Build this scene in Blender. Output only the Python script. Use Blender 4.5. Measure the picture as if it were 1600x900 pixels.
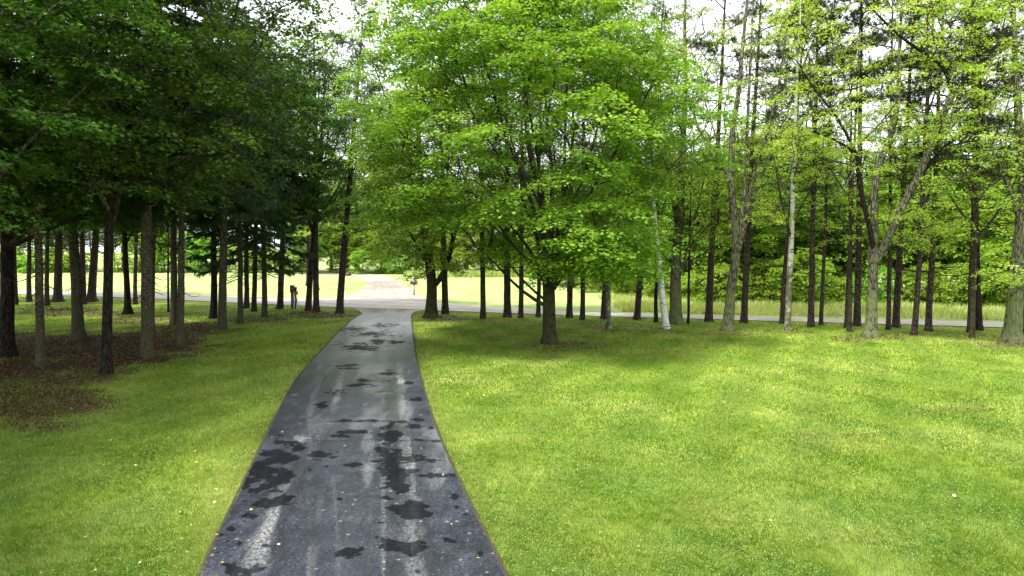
import bpy, math, random
import numpy as np
from mathutils import Vector, Matrix, Quaternion

# ------------------------------------------------------------------ camera, sky, sun, exposure
for o in list(bpy.data.objects): bpy.data.objects.remove(o)
scene = bpy.context.scene
C = scene.collection
CAM_H, FPX, PITCH = 3.9, 1067.0, math.atan(60/1067.0)
cam_d = bpy.data.cameras.new('camera'); cam = bpy.data.objects.new('camera', cam_d); C.objects.link(cam)
cam_d.lens = 24.0; cam_d.sensor_width = 36.0; cam_d.clip_end = 3000; cam_d.clip_start = 0.1
cam.location = (0, 0, CAM_H); cam.rotation_euler = (math.radians(90) - PITCH, 0, 0)
scene.camera = cam
SUN_EL, SUN_AZ = math.radians(60), math.radians(222)      # azimuth measured from +Y towards +X
w = bpy.data.worlds.new('World'); scene.world = w; w.use_nodes = True
nt = w.node_tree; nt.nodes.clear()
def N(nt, t, **k):
    n = nt.nodes.new(t)
    for a, b in k.items(): setattr(n, a, b)
    return n
sky = N(nt, 'ShaderNodeTexSky', sky_type='NISHITA'); sky.sun_disc = False
sky.sun_elevation = SUN_EL; sky.sun_rotation = SUN_AZ
sky.air_density = 1.0; sky.dust_density = 4.0; sky.ozone_density = 1.0
hs = N(nt, 'ShaderNodeHueSaturation'); hs.inputs['Saturation'].default_value = 0.22
mixc = N(nt, 'ShaderNodeMix', data_type='RGBA'); 
tc = N(nt, 'ShaderNodeTexCoord'); cn = N(nt, 'ShaderNodeTexNoise'); cn.inputs['Scale'].default_value = 2.2; cn.inputs['Detail'].default_value = 6
cr = N(nt, 'ShaderNodeMapRange'); cr.inputs[1].default_value = .35; cr.inputs[2].default_value = .7; cr.inputs[3].default_value = .45; cr.inputs[4].default_value = .9
bg = N(nt, 'ShaderNodeBackground'); bg.inputs['Strength'].default_value = 0.135
wo = N(nt, 'ShaderNodeOutputWorld')
L = nt.links.new
L(sky.outputs[0], hs.inputs['Color']); L(tc.outputs['Generated'], cn.inputs['Vector']); L(cn.outputs['Fac'], cr.inputs[0])
L(cr.outputs[0], mixc.inputs[0]); L(hs.outputs[0], mixc.inputs[6]); mixc.inputs[7].default_value = (9.2, 9.5, 10.0, 1)
L(mixc.outputs[2], bg.inputs['Color']); L(bg.outputs[0], wo.inputs['Surface'])
sd = bpy.data.lights.new('sun', 'SUN'); sd.energy = 3.4; sd.angle = math.radians(8); sd.color = (1, .96, .88)
sun = bpy.data.objects.new('sun', sd); C.objects.link(sun)
sdir = Vector((math.sin(SUN_AZ)*math.cos(SUN_EL), math.cos(SUN_AZ)*math.cos(SUN_EL), math.sin(SUN_EL)))
sun.rotation_euler = sdir.to_track_quat('Z', 'Y').to_euler(); sun.location = (0, -20, 60)
scene.view_settings.view_transform = 'Standard'; scene.view_settings.look = 'None'
scene.view_settings.exposure = 1.08; scene.view_settings.gamma = 1.0
scene.cycles.max_bounces = 6; scene.cycles.diffuse_bounces = 3; scene.cycles.transmission_bounces = 3

# ------------------------------------------------------------------ pixel -> place (the photo is 1600 x 900)
SP, CP = math.sin(PITCH), math.cos(PITCH)
def ray(px, py):
    a = (px-800)/FPX; b = (450-py)/FPX
    return a, CP + b*SP, -SP + b*CP
def gp(px, py, z=0.0):
    x, y, zz = ray(px, py); t = (z-CAM_H)/zz
    return np.array([x*t, y*t, z])
def at(px, py, Y):
    x, y, zz = ray(px, py); t = Y/y
    return np.array([x*t, Y, CAM_H+zz*t])
def proj(X, Y, Z):
    Zc = Z-CAM_H; d = Y*CP - Zc*SP; u = Y*SP + Zc*CP
    return 800+FPX*X/d, 450-FPX*u/d

# ------------------------------------------------------------------ numpy noise
def _h(i, j, s):
    n = (i*374761393 + j*668265263 + s*1442695041) & 0xffffffff
    n = ((n ^ (n >> 13))*1274126177) & 0xffffffff
    return ((n ^ (n >> 16)) & 0xffff)/65535.0
def vnoise(x, y, s=0):
    x = np.asarray(x, float); y = np.asarray(y, float)
    i = np.floor(x).astype(np.int64); j = np.floor(y).astype(np.int64)
    u = x-i; v = y-j; u = u*u*(3-2*u); v = v*v*(3-2*v)
    return (_h(i,j,s)*(1-u)+_h(i+1,j,s)*u)*(1-v) + (_h(i,j+1,s)*(1-u)+_h(i+1,j+1,s)*u)*v
def fbm(x, y, s=0, o=4):
    r = 0; a = .5; t = 0
    for k in range(o):
        r = r + a*vnoise(x, y, s+k*17); t += a; a *= .5; x = x*2.03+5.1; y = y*2.03+1.7
    return r/t
def sstep(a, b, x):
    t = np.clip((x-a)/(b-a), 0, 1); return t*t*(3-2*t)

# ------------------------------------------------------------------ materials
MATS = {}
def newmat(name):
    m = bpy.data.materials.new(name); m.use_nodes = True; m.node_tree.nodes.clear(); MATS[name] = m
    return m, m.node_tree
def ramp(nt, stops):
    r = N(nt, 'ShaderNodeValToRGB'); e = r.color_ramp.elements
    while len(e) > 1: e.remove(e[0])
    e[0].position = stops[0][0]; e[0].color = (*stops[0][1], 1)
    for p, c in stops[1:]:
        q = e.new(p); q.color = (*c, 1)
    return r
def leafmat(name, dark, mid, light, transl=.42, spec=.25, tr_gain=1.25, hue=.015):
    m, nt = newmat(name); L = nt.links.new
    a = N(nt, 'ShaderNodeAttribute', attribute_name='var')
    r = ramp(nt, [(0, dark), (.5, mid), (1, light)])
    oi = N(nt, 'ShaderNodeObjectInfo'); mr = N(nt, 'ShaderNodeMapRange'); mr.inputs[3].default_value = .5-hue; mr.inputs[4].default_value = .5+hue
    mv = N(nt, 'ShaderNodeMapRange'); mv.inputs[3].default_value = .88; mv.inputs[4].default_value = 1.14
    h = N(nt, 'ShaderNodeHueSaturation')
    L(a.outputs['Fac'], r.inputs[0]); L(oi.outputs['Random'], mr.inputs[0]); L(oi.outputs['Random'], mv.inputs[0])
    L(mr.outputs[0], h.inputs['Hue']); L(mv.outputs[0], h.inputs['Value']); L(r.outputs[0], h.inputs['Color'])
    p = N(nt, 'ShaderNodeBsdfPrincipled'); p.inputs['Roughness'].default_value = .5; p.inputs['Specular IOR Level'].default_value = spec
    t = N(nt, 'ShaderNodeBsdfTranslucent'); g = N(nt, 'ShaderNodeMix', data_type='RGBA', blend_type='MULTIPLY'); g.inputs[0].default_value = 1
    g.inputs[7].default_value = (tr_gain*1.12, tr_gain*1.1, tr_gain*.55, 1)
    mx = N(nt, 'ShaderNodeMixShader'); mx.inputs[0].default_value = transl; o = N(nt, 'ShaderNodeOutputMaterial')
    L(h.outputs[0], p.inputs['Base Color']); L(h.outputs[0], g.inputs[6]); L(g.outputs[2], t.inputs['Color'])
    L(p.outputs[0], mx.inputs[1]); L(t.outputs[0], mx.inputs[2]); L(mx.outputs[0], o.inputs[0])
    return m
leafmat('maple_leaf', (.050,.105,.010), (.155,.27,.024), (.34,.45,.07), transl=.38, tr_gain=1.45)
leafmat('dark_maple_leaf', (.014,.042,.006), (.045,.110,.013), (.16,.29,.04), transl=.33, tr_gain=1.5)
leafmat('pale_leaf', (.15,.24,.03), (.27,.38,.07), (.42,.50,.14), transl=.5, tr_gain=1.8)
leafmat('wood_leaf', (.05,.11,.012), (.12,.22,.025), (.23,.33,.055), transl=.42, tr_gain=1.6, hue=.03)
leafmat('bush_leaf', (.11,.20,.02), (.21,.34,.035), (.34,.45,.08), transl=.45, tr_gain=1.6, hue=.03)
leafmat('pine_needle', (.022,.036,.012), (.050,.072,.022), (.10,.13,.045), transl=.25)
leafmat('spruce_needle', (.014,.034,.011), (.034,.072,.022), (.085,.15,.06), transl=.12)
leafmat('grass_blade', (.075,.155,.018), (.195,.290,.042), (.37,.43,.13), transl=.4, hue=0)
leafmat('meadow_lit_blade', (.30,.38,.10), (.46,.52,.20), (.62,.62,.34), transl=.4, hue=0)  # blade colour brightened to imitate sunlit grass
leafmat('brown_litter', (.030,.016,.008), (.085,.048,.022), (.26,.17,.09), transl=.05, hue=0)
leafmat('clover_leaf', (.06,.15,.03), (.14,.26,.055), (.34,.42,.16), transl=.3, hue=0)
leafmat('litter_leaf', (.20,.15,.03), (.42,.38,.10), (.62,.58,.35), transl=.1, hue=0)

def barkmat(name, c0, c1, c2, sc=(14,14,3), moss=None, bump=.6, flake=False):
    m, nt = newmat(name); L = nt.links.new
    tc = N(nt, 'ShaderNodeTexCoord'); mp = N(nt, 'ShaderNodeMapping'); mp.inputs['Scale'].default_value = sc
    L(tc.outputs['Object'], mp.inputs['Vector'])
    n1 = N(nt, 'ShaderNodeTexNoise'); n1.inputs['Scale'].default_value = 1; n1.inputs['Detail'].default_value = 6; n1.inputs['Roughness'].default_value = .65
    L(mp.outputs[0], n1.inputs['Vector'])
    vo = N(nt, 'ShaderNodeTexVoronoi', feature='DISTANCE_TO_EDGE'); vo.inputs['Scale'].default_value = 1.0
    L(mp.outputs[0], vo.inputs['Vector'])
    ve = N(nt, 'ShaderNodeMapRange'); ve.inputs[1].default_value = 0; ve.inputs[2].default_value = .22; L(vo.outputs[0], ve.inputs[0])
    r = ramp(nt, [(.28, c0), (.5, c1), (.75, c2)]); L(n1.outputs[0], r.inputs[0])
    mu = N(nt, 'ShaderNodeMix', data_type='RGBA', blend_type='MULTIPLY'); mu.inputs[0].default_value = .9
    L(r.outputs[0], mu.inputs[6]); L(ve.outputs[0], mu.inputs[7])
    col = mu.outputs[2]
    if moss:
        n2 = N(nt, 'ShaderNodeTexNoise'); n2.inputs['Scale'].default_value = 3.5; n2.inputs['Detail'].default_value = 7; L(tc.outputs['Object'], n2.inputs['Vector'])
        sx = N(nt, 'ShaderNodeSeparateXYZ'); L(tc.outputs['Object'], sx.inputs[0])
        zr = N(nt, 'ShaderNodeMapRange'); zr.inputs[1].default_value = 0; zr.inputs[2].default_value = 6; zr.inputs[3].default_value = .16; zr.inputs[4].default_value = -.05
        L(sx.outputs[2], zr.inputs[0]); ad = N(nt, 'ShaderNodeMath', operation='ADD'); L(n2.outputs[0], ad.inputs[0]); L(zr.outputs[0], ad.inputs[1])
        mm = N(nt, 'ShaderNodeMapRange'); mm.inputs[1].default_value = .52; mm.inputs[2].default_value = .68; L(ad.outputs[0], mm.inputs[0])
        mg = N(nt, 'ShaderNodeMix', data_type='RGBA'); L(mm.outputs[0], mg.inputs[0]); L(col, mg.inputs[6]); mg.inputs[7].default_value = (*moss, 1); col = mg.outputs[2]
    p = N(nt, 'ShaderNodeBsdfPrincipled'); p.inputs['Roughness'].default_value = .85; p.inputs['Specular IOR Level'].default_value = .15
    L(col, p.inputs['Base Color'])
    ad2 = N(nt, 'ShaderNodeMath', operation='ADD'); L(n1.outputs[0], ad2.inputs[0]); L(ve.outputs[0], ad2.inputs[1])
    b = N(nt, 'ShaderNodeBump'); b.inputs['Strength'].default_value = bump; b.inputs['Distance'].default_value = .04
    L(ad2.outputs[0], b.inputs['Height']); L(b.outputs[0], p.inputs['Normal'])
    o = N(nt, 'ShaderNodeOutputMaterial'); L(p.outputs[0], o.inputs[0]); return m
barkmat('maple_bark', (.026,.020,.015), (.060,.048,.035), (.13,.11,.085), sc=(18,18,3.4), moss=(.062,.064,.030))
barkmat('dark_bark', (.016,.012,.010), (.038,.028,.022), (.075,.06,.05), sc=(16,16,3))
barkmat('grey_bark', (.075,.07,.05), (.15,.14,.10), (.26,.25,.19), sc=(12,12,2.4), moss=(.13,.15,.06))
barkmat('pine_bark', (.034,.024,.021), (.088,.064,.055), (.18,.135,.118), sc=(13,13,6))
barkmat('spruce_bark', (.055,.043,.034), (.16,.125,.10), (.36,.30,.25), sc=(10,10,16), moss=(.075,.08,.035))
barkmat('twig_bark', (.05,.042,.03), (.10,.085,.062), (.16,.14,.11), sc=(10,10,3))
barkmat('dead_wood', (.25,.23,.19), (.40,.37,.32), (.55,.52,.46), sc=(10,10,3))
def birchmat(name, white=(.62,.60,.55), low=None):
    m, nt = newmat(name); L = nt.links.new
    tc = N(nt, 'ShaderNodeTexCoord'); mp = N(nt, 'ShaderNodeMapping'); mp.inputs['Scale'].default_value = (3.2,3.2,11)
    L(tc.outputs['Object'], mp.inputs['Vector'])
    n1 = N(nt, 'ShaderNodeTexNoise'); n1.inputs['Scale'].default_value = 1; n1.inputs['Detail'].default_value = 4; L(mp.outputs[0], n1.inputs['Vector'])
    r = ramp(nt, [(.36, (.03,.026,.022)), (.44, white), (.9, tuple(min(1,c*1.15) for c in white))]); L(n1.outputs[0], r.inputs[0])
    col = r.outputs[0]
    if low:
        sx = N(nt, 'ShaderNodeSeparateXYZ'); L(tc.outputs['Object'], sx.inputs[0])
        n2 = N(nt, 'ShaderNodeTexNoise'); n2.inputs['Scale'].default_value = 5; n2.inputs['Detail'].default_value = 6; L(tc.outputs['Object'], n2.inputs['Vector'])
        ma = N(nt, 'ShaderNodeMath', operation='MULTIPLY_ADD'); L(n2.outputs[0], ma.inputs[0]); ma.inputs[1].default_value = 3.5; L(sx.outputs[2], ma.inputs[2])
        zr = N(nt, 'ShaderNodeMapRange'); zr.inputs[1].default_value = 4.4; zr.inputs[2].default_value = 5.4; L(ma.outputs[0], zr.inputs[0])
        r2 = ramp(nt, [(.4, (.06,.06,.028)), (.55, (.15,.15,.08)), (.7, (.42,.42,.34))]); L(n2.outputs[0], r2.inputs[0])
        mg = N(nt, 'ShaderNodeMix', data_type='RGBA'); L(zr.outputs[0], mg.inputs[0]); L(r2.outputs[0], mg.inputs[6]); L(col, mg.inputs[7]); col = mg.outputs[2]
    p = N(nt, 'ShaderNodeBsdfPrincipled'); p.inputs['Roughness'].default_value = .7; L(col, p.inputs['Base Color'])
    b = N(nt, 'ShaderNodeBump'); b.inputs['Strength'].default_value = .4; b.inputs['Distance'].default_value = .02; L(n1.outputs[0], b.inputs['Height']); L(b.outputs[0], p.inputs['Normal'])
    o = N(nt, 'ShaderNodeOutputMaterial'); L(p.outputs[0], o.inputs[0]); return m
birchmat('birch_bark'); birchmat('aspen_bark', (.42,.42,.37), low=True)
def plain(name, col, rough=.6, metal=0, var=.25, sc=20):
    m, nt = newmat(name); L = nt.links.new
    tc = N(nt, 'ShaderNodeTexCoord'); n = N(nt, 'ShaderNodeTexNoise'); n.inputs['Scale'].default_value = sc; n.inputs['Detail'].default_value = 5
    L(tc.outputs['Object'], n.inputs['Vector'])
    r = ramp(nt, [(.3, tuple(c*(1-var) for c in col)), (.7, tuple(min(1, c*(1+var)) for c in col))]); L(n.outputs[0], r.inputs[0])
    p = N(nt, 'ShaderNodeBsdfPrincipled'); p.inputs['Roughness'].default_value = rough; p.inputs['Metallic'].default_value = metal
    L(r.outputs[0], p.inputs['Base Color']); o = N(nt, 'ShaderNodeOutputMaterial'); L(p.outputs[0], o.inputs[0]); return m
plain('post_wood', (.13,.10,.06)); plain('box_metal', (.055,.055,.07), .45); plain('black_metal', (.02,.02,.024), .4); plain('grey_plastic', (.42,.43,.43), .5)
plain('pedestal_green', (.22,.25,.20), .5); plain('box_orange', (.42,.15,.04), .5); plain('box_olive', (.12,.10,.05), .6)
plain('weathered_post', (.38,.36,.30)); plain('flag_red', (.5,.05,.04)); plain('dark_rock', (.035,.03,.03)); plain('white_post', (.7,.7,.68)); plain('edge_soil', (.035,.028,.018), .95, var=.7, sc=34)

# ------------------------------------------------------------------ mesh helpers
def mkmesh(name, V, F, mats, smooth=False, attrs=None, mi=None):
    """V (n,3); F list of (m,k) int arrays; attrs {name: (domain, values)}"""
    me = bpy.data.meshes.new(name)
    V = np.asarray(V, np.float32); F = [np.asarray(f, np.int32) for f in F if len(f)]
    me.vertices.add(len(V)); me.vertices.foreach_set('co', V.ravel())
    nl = sum(f.size for f in F); npol = sum(len(f) for f in F)
    me.loops.add(nl); me.loops.foreach_set('vertex_index', np.concatenate([f.ravel() for f in F]))
    tot = np.concatenate([np.full(len(f), f.shape[1], np.int32) for f in F]); st = np.concatenate([[0], np.cumsum(tot)[:-1]]).astype(np.int32)
    me.polygons.add(npol); me.polygons.foreach_set('loop_start', st); me.polygons.foreach_set('loop_total', tot)
    if smooth is not False:
        s = np.full(npol, bool(smooth)) if isinstance(smooth, bool) else smooth
        me.polygons.foreach_set('use_smooth', s)
    if mi is not None: me.polygons.foreach_set('material_index', np.asarray(mi, np.int32))
    for a, (dom, val) in (attrs or {}).items():
        at_ = me.attributes.new(a, 'FLOAT', dom); at_.data.foreach_set('value', np.asarray(val, np.float32))
    me.update(calc_edges=True); me.validate()
    for m in mats: me.materials.append(MATS[m])
    return me
def link(name, me, parent=None, loc=(0,0,0)):
    o = bpy.data.objects.new(name, me); C.objects.link(o); o.parent = parent; o.location = loc; return o
def thing(name, label, cat, loc, group=None, rz=0):
    o = bpy.data.objects.new(name, None); C.objects.link(o); o.location = loc; o.rotation_euler = (0,0,rz)
    o.empty_display_size = .3; o['label'] = label; o['category'] = cat
    if group: o['group'] = group
    return o

def tube(P, R, k=8, cap=True, rng=None, rough=0.0, flare=None):
    """tapered tube along P (n,3) with radii R; returns V, quads, tris"""
    P = np.asarray(P, float); R = np.asarray(R, float); n = len(P)
    T = np.gradient(P, axis=0); T /= np.linalg.norm(T, axis=1)[:, None]+1e-9
    ref = np.array([1., 0, 0]) if abs(T[0][0]) < .8 else np.array([0, 1., 0])
    U = np.zeros_like(P); u = ref - T[0]*ref.dot(T[0]); u /= np.linalg.norm(u)
    for i in range(n):
        u = u - T[i]*u.dot(T[i]); u /= np.linalg.norm(u)+1e-9; U[i] = u
    W = np.cross(T, U)
    a = np.arange(k)/k*2*np.pi
    rr = R[:, None]*np.ones(k)
    if rng is not None and rough > 0: rr = rr*(1+rng.normal(0, rough, (n, k)))
    if flare is not None: rr = rr*flare
    V = P[:, None]+U[:, None]*(rr*np.cos(a))[..., None]+W[:, None]*(rr*np.sin(a))[..., None]
    V = V.reshape(-1, 3)
    i = np.arange(n-1)[:, None]*k; j = np.arange(k)[None]; j2 = (j+1) % k
    Q = np.stack([i+j, i+j2, i+k+j2, i+k+j], -1).reshape(-1, 4)
    Tt = np.zeros((0, 3), int)
    if cap:
        V = np.vstack([V, P[-1]+T[-1]*R[-1]*.3]); c = len(V)-1; b = (n-1)*k
        Tt = np.stack([b+np.arange(k), b+(np.arange(k)+1) % k, np.full(k, c)], -1)
    return V, Q, Tt
class Geo:
    def __init__(s): s.V = []; s.Q = []; s.T = []; s.n = 0
    def add(s, V, Q, T):
        s.V.append(V); s.Q.append(Q+s.n); s.T.append(T+s.n); s.n += len(V)
    def tube(s, *a, **k): s.add(*tube(*a, **k))
    def box(s, c, h, rz=0):
        x, y, z = h; v = np.array([[i*x, j*y, l*z] for l in (-1, 1) for i, j in ((-1,-1),(1,-1),(1,1),(-1,1))], float)
        cs, sn = math.cos(rz), math.sin(rz); v = np.stack([v[:,0]*cs-v[:,1]*sn, v[:,0]*sn+v[:,1]*cs, v[:,2]], 1)+np.array(c)
        s.add(v, np.array([[3,2,1,0],[4,5,6,7],[0,1,5,4],[1,2,6,5],[2,3,7,6],[3,0,4,7]]), np.zeros((0,3), int))
    def mesh(s, name, mats, smooth=True): return mkmesh(name, np.vstack(s.V), [np.vstack(s.Q), np.vstack(s.T)], mats, smooth)

SHAPES = {  # outline in (across, along) leaf coordinates
 'maple': np.array([[0,0],[.42,.10],[.30,.36],[.58,.62],[.20,.62],[0,1.0],[-.20,.62],[-.58,.62],[-.30,.36],[-.42,.10]]),
 'tri3': np.array([[0,0],[.45,.35],[.14,.55],[0,1.],[-.14,.55],[-.45,.35]]),
 'quad': np.array([[0,0],[.36,.45],[0,1.],[-.36,.45]]),
 'needle': np.array([[-.5,0],[.5,0],[0,1.]]),
}
def leaf_geo(P, Nrm, yaw, size, shape, fold=.25, asp=1.0, D=None):
    """P centres, Nrm normals, yaw; D gives the leaf's long axis instead"""
    S = SHAPES[shape]; n = len(P); k = len(S)
    Nrm = Nrm/np.linalg.norm(Nrm, axis=1)[:, None]
    if D is None: A = np.stack([np.cos(yaw), np.sin(yaw), np.zeros(n)], 1)
    else: A = D
    A = A-Nrm*(A*Nrm).sum(1)[:, None]; A /= np.linalg.norm(A, axis=1)[:, None]+1e-9
    B = np.cross(Nrm, A); size = np.broadcast_to(size, (n,))
    xy = S[None]*size[:, None, None]
    V = P[:, None]+B[:, None]*(xy[..., 0]*asp)[..., None]+A[:, None]*xy[..., 1][..., None]-Nrm[:, None]*(fold*np.abs(xy[..., 0])+.18*xy[..., 1]**2/size[:, None])[..., None]
    F = np.arange(n*k).reshape(n, k)
    return V.reshape(-1, 3), F

# ------------------------------------------------------------------ broadleaf tree grower (greedy branching towards leaf sprays)
def grow(seed, stems, sprays, bf=.35, step=.55, rtip=.011, sag=.12):
    """stems: list of (n,4) arrays xyz r, given wood. sprays: (m,3). returns twig chains [(P,R)], tip dirs"""
    rng = np.random.default_rng(seed)
    pos = []; par = []; plen = []; given = []
    base_pts = []
    for s in stems:
        s = np.asarray(s, float); d = 0
        for i in range(len(s)-1):
            m = max(1, int(np.linalg.norm(s[i+1][:3]-s[i][:3])/.4))
            for t in range(m):
                q = s[i]+(s[i+1]-s[i])*t/m; base_pts.append(q)
        base_pts.append(s[-1])
    bp = np.array(base_pts); m0 = len(bp)
    cap_ = m0+len(sprays)*14
    X = np.zeros((cap_, 3)); X[:m0] = bp[:, :3]; Lp = np.zeros(cap_)
    Lp[:m0] = np.linalg.norm(bp[:, :3]-bp[0, :3], axis=1)
    pen = np.zeros(cap_); pen[:m0] = np.where(bp[:, 2] < bp[:, 2].max()*.12, 3, 0)
    Pa = -np.ones(cap_, int); n = m0
    d0 = np.array([np.min(np.linalg.norm(bp[:, :3]-q, axis=1)) for q in sprays]); order = np.argsort(d0)
    tips = []
    for oi in order:
        q = sprays[oi]; dv = q-X[:n]; ds = np.linalg.norm(dv, axis=1)
        cost = ds+bf*Lp[:n]+pen[:n]+np.where(dv[:, 2] < -.15*ds, 1.2*ds, 0)
        j = int(np.argmin(cost)); st = X[j].copy(); D = ds[j]; k = max(1, min(12, int(D/step)+1))
        prev = j; mid = rng.normal(0, .07*D, 3)
        for t in range(1, k+1):
            f = t/k; p = st+(q-st)*f; bow = 4*f*(1-f)
            p = p+mid*bow; p[2] += sag*D*bow*(.9 if k > 1 else 0)*(.6-f*.2)
            X[n] = p; Pa[n] = prev; Lp[n] = Lp[prev]+D/k; prev = n; n += 1
        tips.append((oi, prev))
    cnt = np.zeros(n); 
    for oi, t in tips: cnt[t] += 1
    for i in range(n-1, m0-1, -1):
        if Pa[i] >= 0: cnt[Pa[i]] += cnt[i]
    ch = {}
    for i in range(m0, n): ch.setdefault(Pa[i], []).append(i)
    rad = lambda i: rtip*(cnt[i]**.52)+.002
    chains = []
    roots = [(p, c) for p, cs in ch.items() if p < m0 for c in cs]
    stack = list(roots)
    while stack:
        p, c = stack.pop(); P = [X[p]]; R = [rad(c)*1.15]; cur = c
        while True:
            P.append(X[cur]); R.append(rad(cur)); cs = ch.get(cur, [])
            if not cs: break
            cs = sorted(cs, key=lambda i: -cnt[i]); 
            for o in cs[1:]: stack.append((cur, o))
            cur = cs[0]
        chains.append((np.array(P), np.array(R)))
    return chains
def spray_leaves(rng, C_, axis_xy, nper, Rr, size, shape, thick=.10, tilt=.45, dome=.22, varb=None, droop=0):
    """flat domed sprays of leaves about the points C_"""
    m = len(C_); idx = np.repeat(np.arange(m), nper); n = len(idx)
    th = rng.uniform(0, 2*np.pi, n); rho = np.sqrt(rng.uniform(0, 1, n))
    el = rng.uniform(.65, 1.0, m)[idx]; rot = rng.uniform(0, 2*np.pi, m)[idx]; sc = rng.uniform(.7, 1.35, m)[idx]
    lob = 1+.28*np.sin(th*3+rot*5)+.18*np.sin(th*5+rot*9)
    x = rho*lob*np.cos(th); y = rho*lob*np.sin(th)*el
    X = (x*np.cos(rot)-y*np.sin(rot))*Rr*sc; Y = (x*np.sin(rot)+y*np.cos(rot))*Rr*sc
    tx, ty = rng.normal(0, .18, (2, m))
    out = C_-axis_xy; out[:, 2] = 0; on = out/(np.linalg.norm(out, axis=1)[:, None]+1e-6)
    slope = (X*on[idx, 0]+Y*on[idx, 1])*(-.22-droop)
    Z = slope+tx[idx]*X+ty[idx]*Y-dome*(rho**2)*Rr+rng.normal(0, thick, n)*Rr
    P = C_[idx]+np.stack([X, Y, Z], 1)
    Nn = np.stack([rng.normal(0, tilt, n)+X/Rr*.35, rng.normal(0, tilt, n)+Y/Rr*.35, np.ones(n)], 1)
    yaw = np.arctan2(Y, X)+rng.normal(0, .9, n)
    s = size*rng.uniform(.6, 1.25, n)
    V, F = leaf_geo(P, Nn, yaw, s, shape)
    vb = rng.normal(.48, .13, m)[idx]+rng.normal(0, .13, n)
    if varb is not None: vb = vb+varb[idx]
    return V, F, np.clip(vb, 0, 1)
def crown_mesh(name, chains, leafparts, leafm, barkm='twig_bark', kmin=3):
    V = []; F4 = []; F3 = []; n = 0
    for P, R in chains:
        k = 6 if R[0] > .05 else (4 if R[0] > .02 else 3)
        v, q, t = tube(P, R, k, cap=False); V.append(v); F4.append(q+n); n += len(v)
    q4 = np.vstack(F4) if F4 else np.zeros((0, 4), int)
    F = [q4]; var = [np.zeros(len(q4))]; mi = [np.ones(len(q4), int)]; sm = [np.ones(len(q4), bool)]
    for v, f, a in leafparts:
        V.append(v); F.append(f+n); n += len(v); var.append(a); mi.append(np.zeros(len(f), int)); sm.append(np.zeros(len(f), bool))
    keep = [i for i in range(len(F)) if len(F[i])]
    return mkmesh(name, np.vstack(V), [F[i] for i in keep], [leafm, barkm], smooth=np.concatenate([sm[i] for i in keep]),
                  attrs={'var': ('FACE', np.concatenate([var[i] for i in keep]))}, mi=np.concatenate([mi[i] for i in keep]))
def env_points(rng, n, cz, rx, rz, lo=None, hollow=.45, gap=.42, gs=.45, cx=0, cy=0, ry=None, mind=.0, topw=1.0):
    """points in an egg shaped envelope, biased to the outside, with noise gaps"""
    ry = ry or rx; out = []; cnt = 0
    sd = int(rng.integers(1000))
    while len(out) < n and cnt < n*60:
        cnt += 1
        d = rng.normal(0, 1, 3); d /= np.linalg.norm(d); r = rng.uniform(hollow**3, 1)**(1/3.)
        lob = .86+.28*vnoise(d[0]*2.2+9, d[1]*2.2+d[2]*3+7, sd)
        p = d*r*lob
        taper = 1-(1-topw)*max(0, p[2])
        q = np.array([cx+p[0]*rx*taper, cy+p[1]*ry*taper, cz+p[2]*rz])
        if lo is not None and q[2] < lo: continue
        g = .5*vnoise(q[0]*gs+q[2]*.21*gs, q[1]*gs*1.0+3, sd+5)+.5*vnoise(q[2]*gs*1.7, q[0]*gs+q[1]*.6*gs, sd+9)
        if g < gap: continue
        if mind > 0 and out:
            a = np.array(out[-220:]); dd = a-q; dd[:, 2] *= 1.8
            if (np.sum(dd**2, 1) < mind**2).any(): continue
        out.append(q)
    return np.array(out)

# stem polyline helper: ends with radii
def stem(pts, r0, r1, rng=None, wob=.04, pw=1.0, n=None):
    pts = np.asarray(pts, float); seg = np.r_[0, np.cumsum(np.linalg.norm(np.diff(pts, axis=0), axis=1))]
    n = n or max(4, int(seg[-1]/.5)); s = np.linspace(0, seg[-1], n)
    P = np.stack([np.interp(s, seg, pts[:, i]) for i in range(3)], 1)
    for _ in range(2): P[1:-1] = (P[:-2]+2*P[1:-1]+P[2:])/4
    if rng is not None:
        wv = rng.normal(0, wob, (n, 3)); wv[0] = 0; wv[:, 2] = 0; wv = np.cumsum(wv, 0)*.5; wv -= np.linspace(0, 1, n)[:, None]*wv[-1]; P = P+wv
    f = s/seg[-1]; R = r0+(r1-r0)*f**pw
    return np.c_[P, R]
def trunk_geo(g, s, k=14, rng=None, flare=.55, fh=.7, rough=.03):
    """trunk tube with root flare, starting a little below ground"""
    s = np.asarray(s); P = s[:, :3]; R = s[:, 3]
    # resample finely near the base
    zs = np.concatenate([[-.25, -.05, .05, .15, .3, .5, .8, 1.2], np.arange(1.7, P[-1, 2], .5), [P[-1, 2]]])
    zs = zs[zs <= P[-1, 2]]
    zc = np.maximum.accumulate(P[:, 2]+np.arange(len(P))*1e-6)
    Q = np.stack([np.interp(zs, zc, P[:, 0]), np.interp(zs, zc, P[:, 1]), zs], 1); RR = np.interp(zs, zc, R)
    a = np.arange(k)/k*2*np.pi; ph = rng.uniform(0, 6.28) if rng is not None else 0; nr = 5
    lobe = 1+.35*np.cos(a*nr+ph)+.2*np.cos(a*3+ph*2)
    fl = 1+flare*np.exp(-np.maximum(zs, 0)/fh*2.6)[:, None]*lobe[None]
    g.tube(Q, RR, k, rng=rng, rough=rough, flare=fl)

exec_later = []

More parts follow.
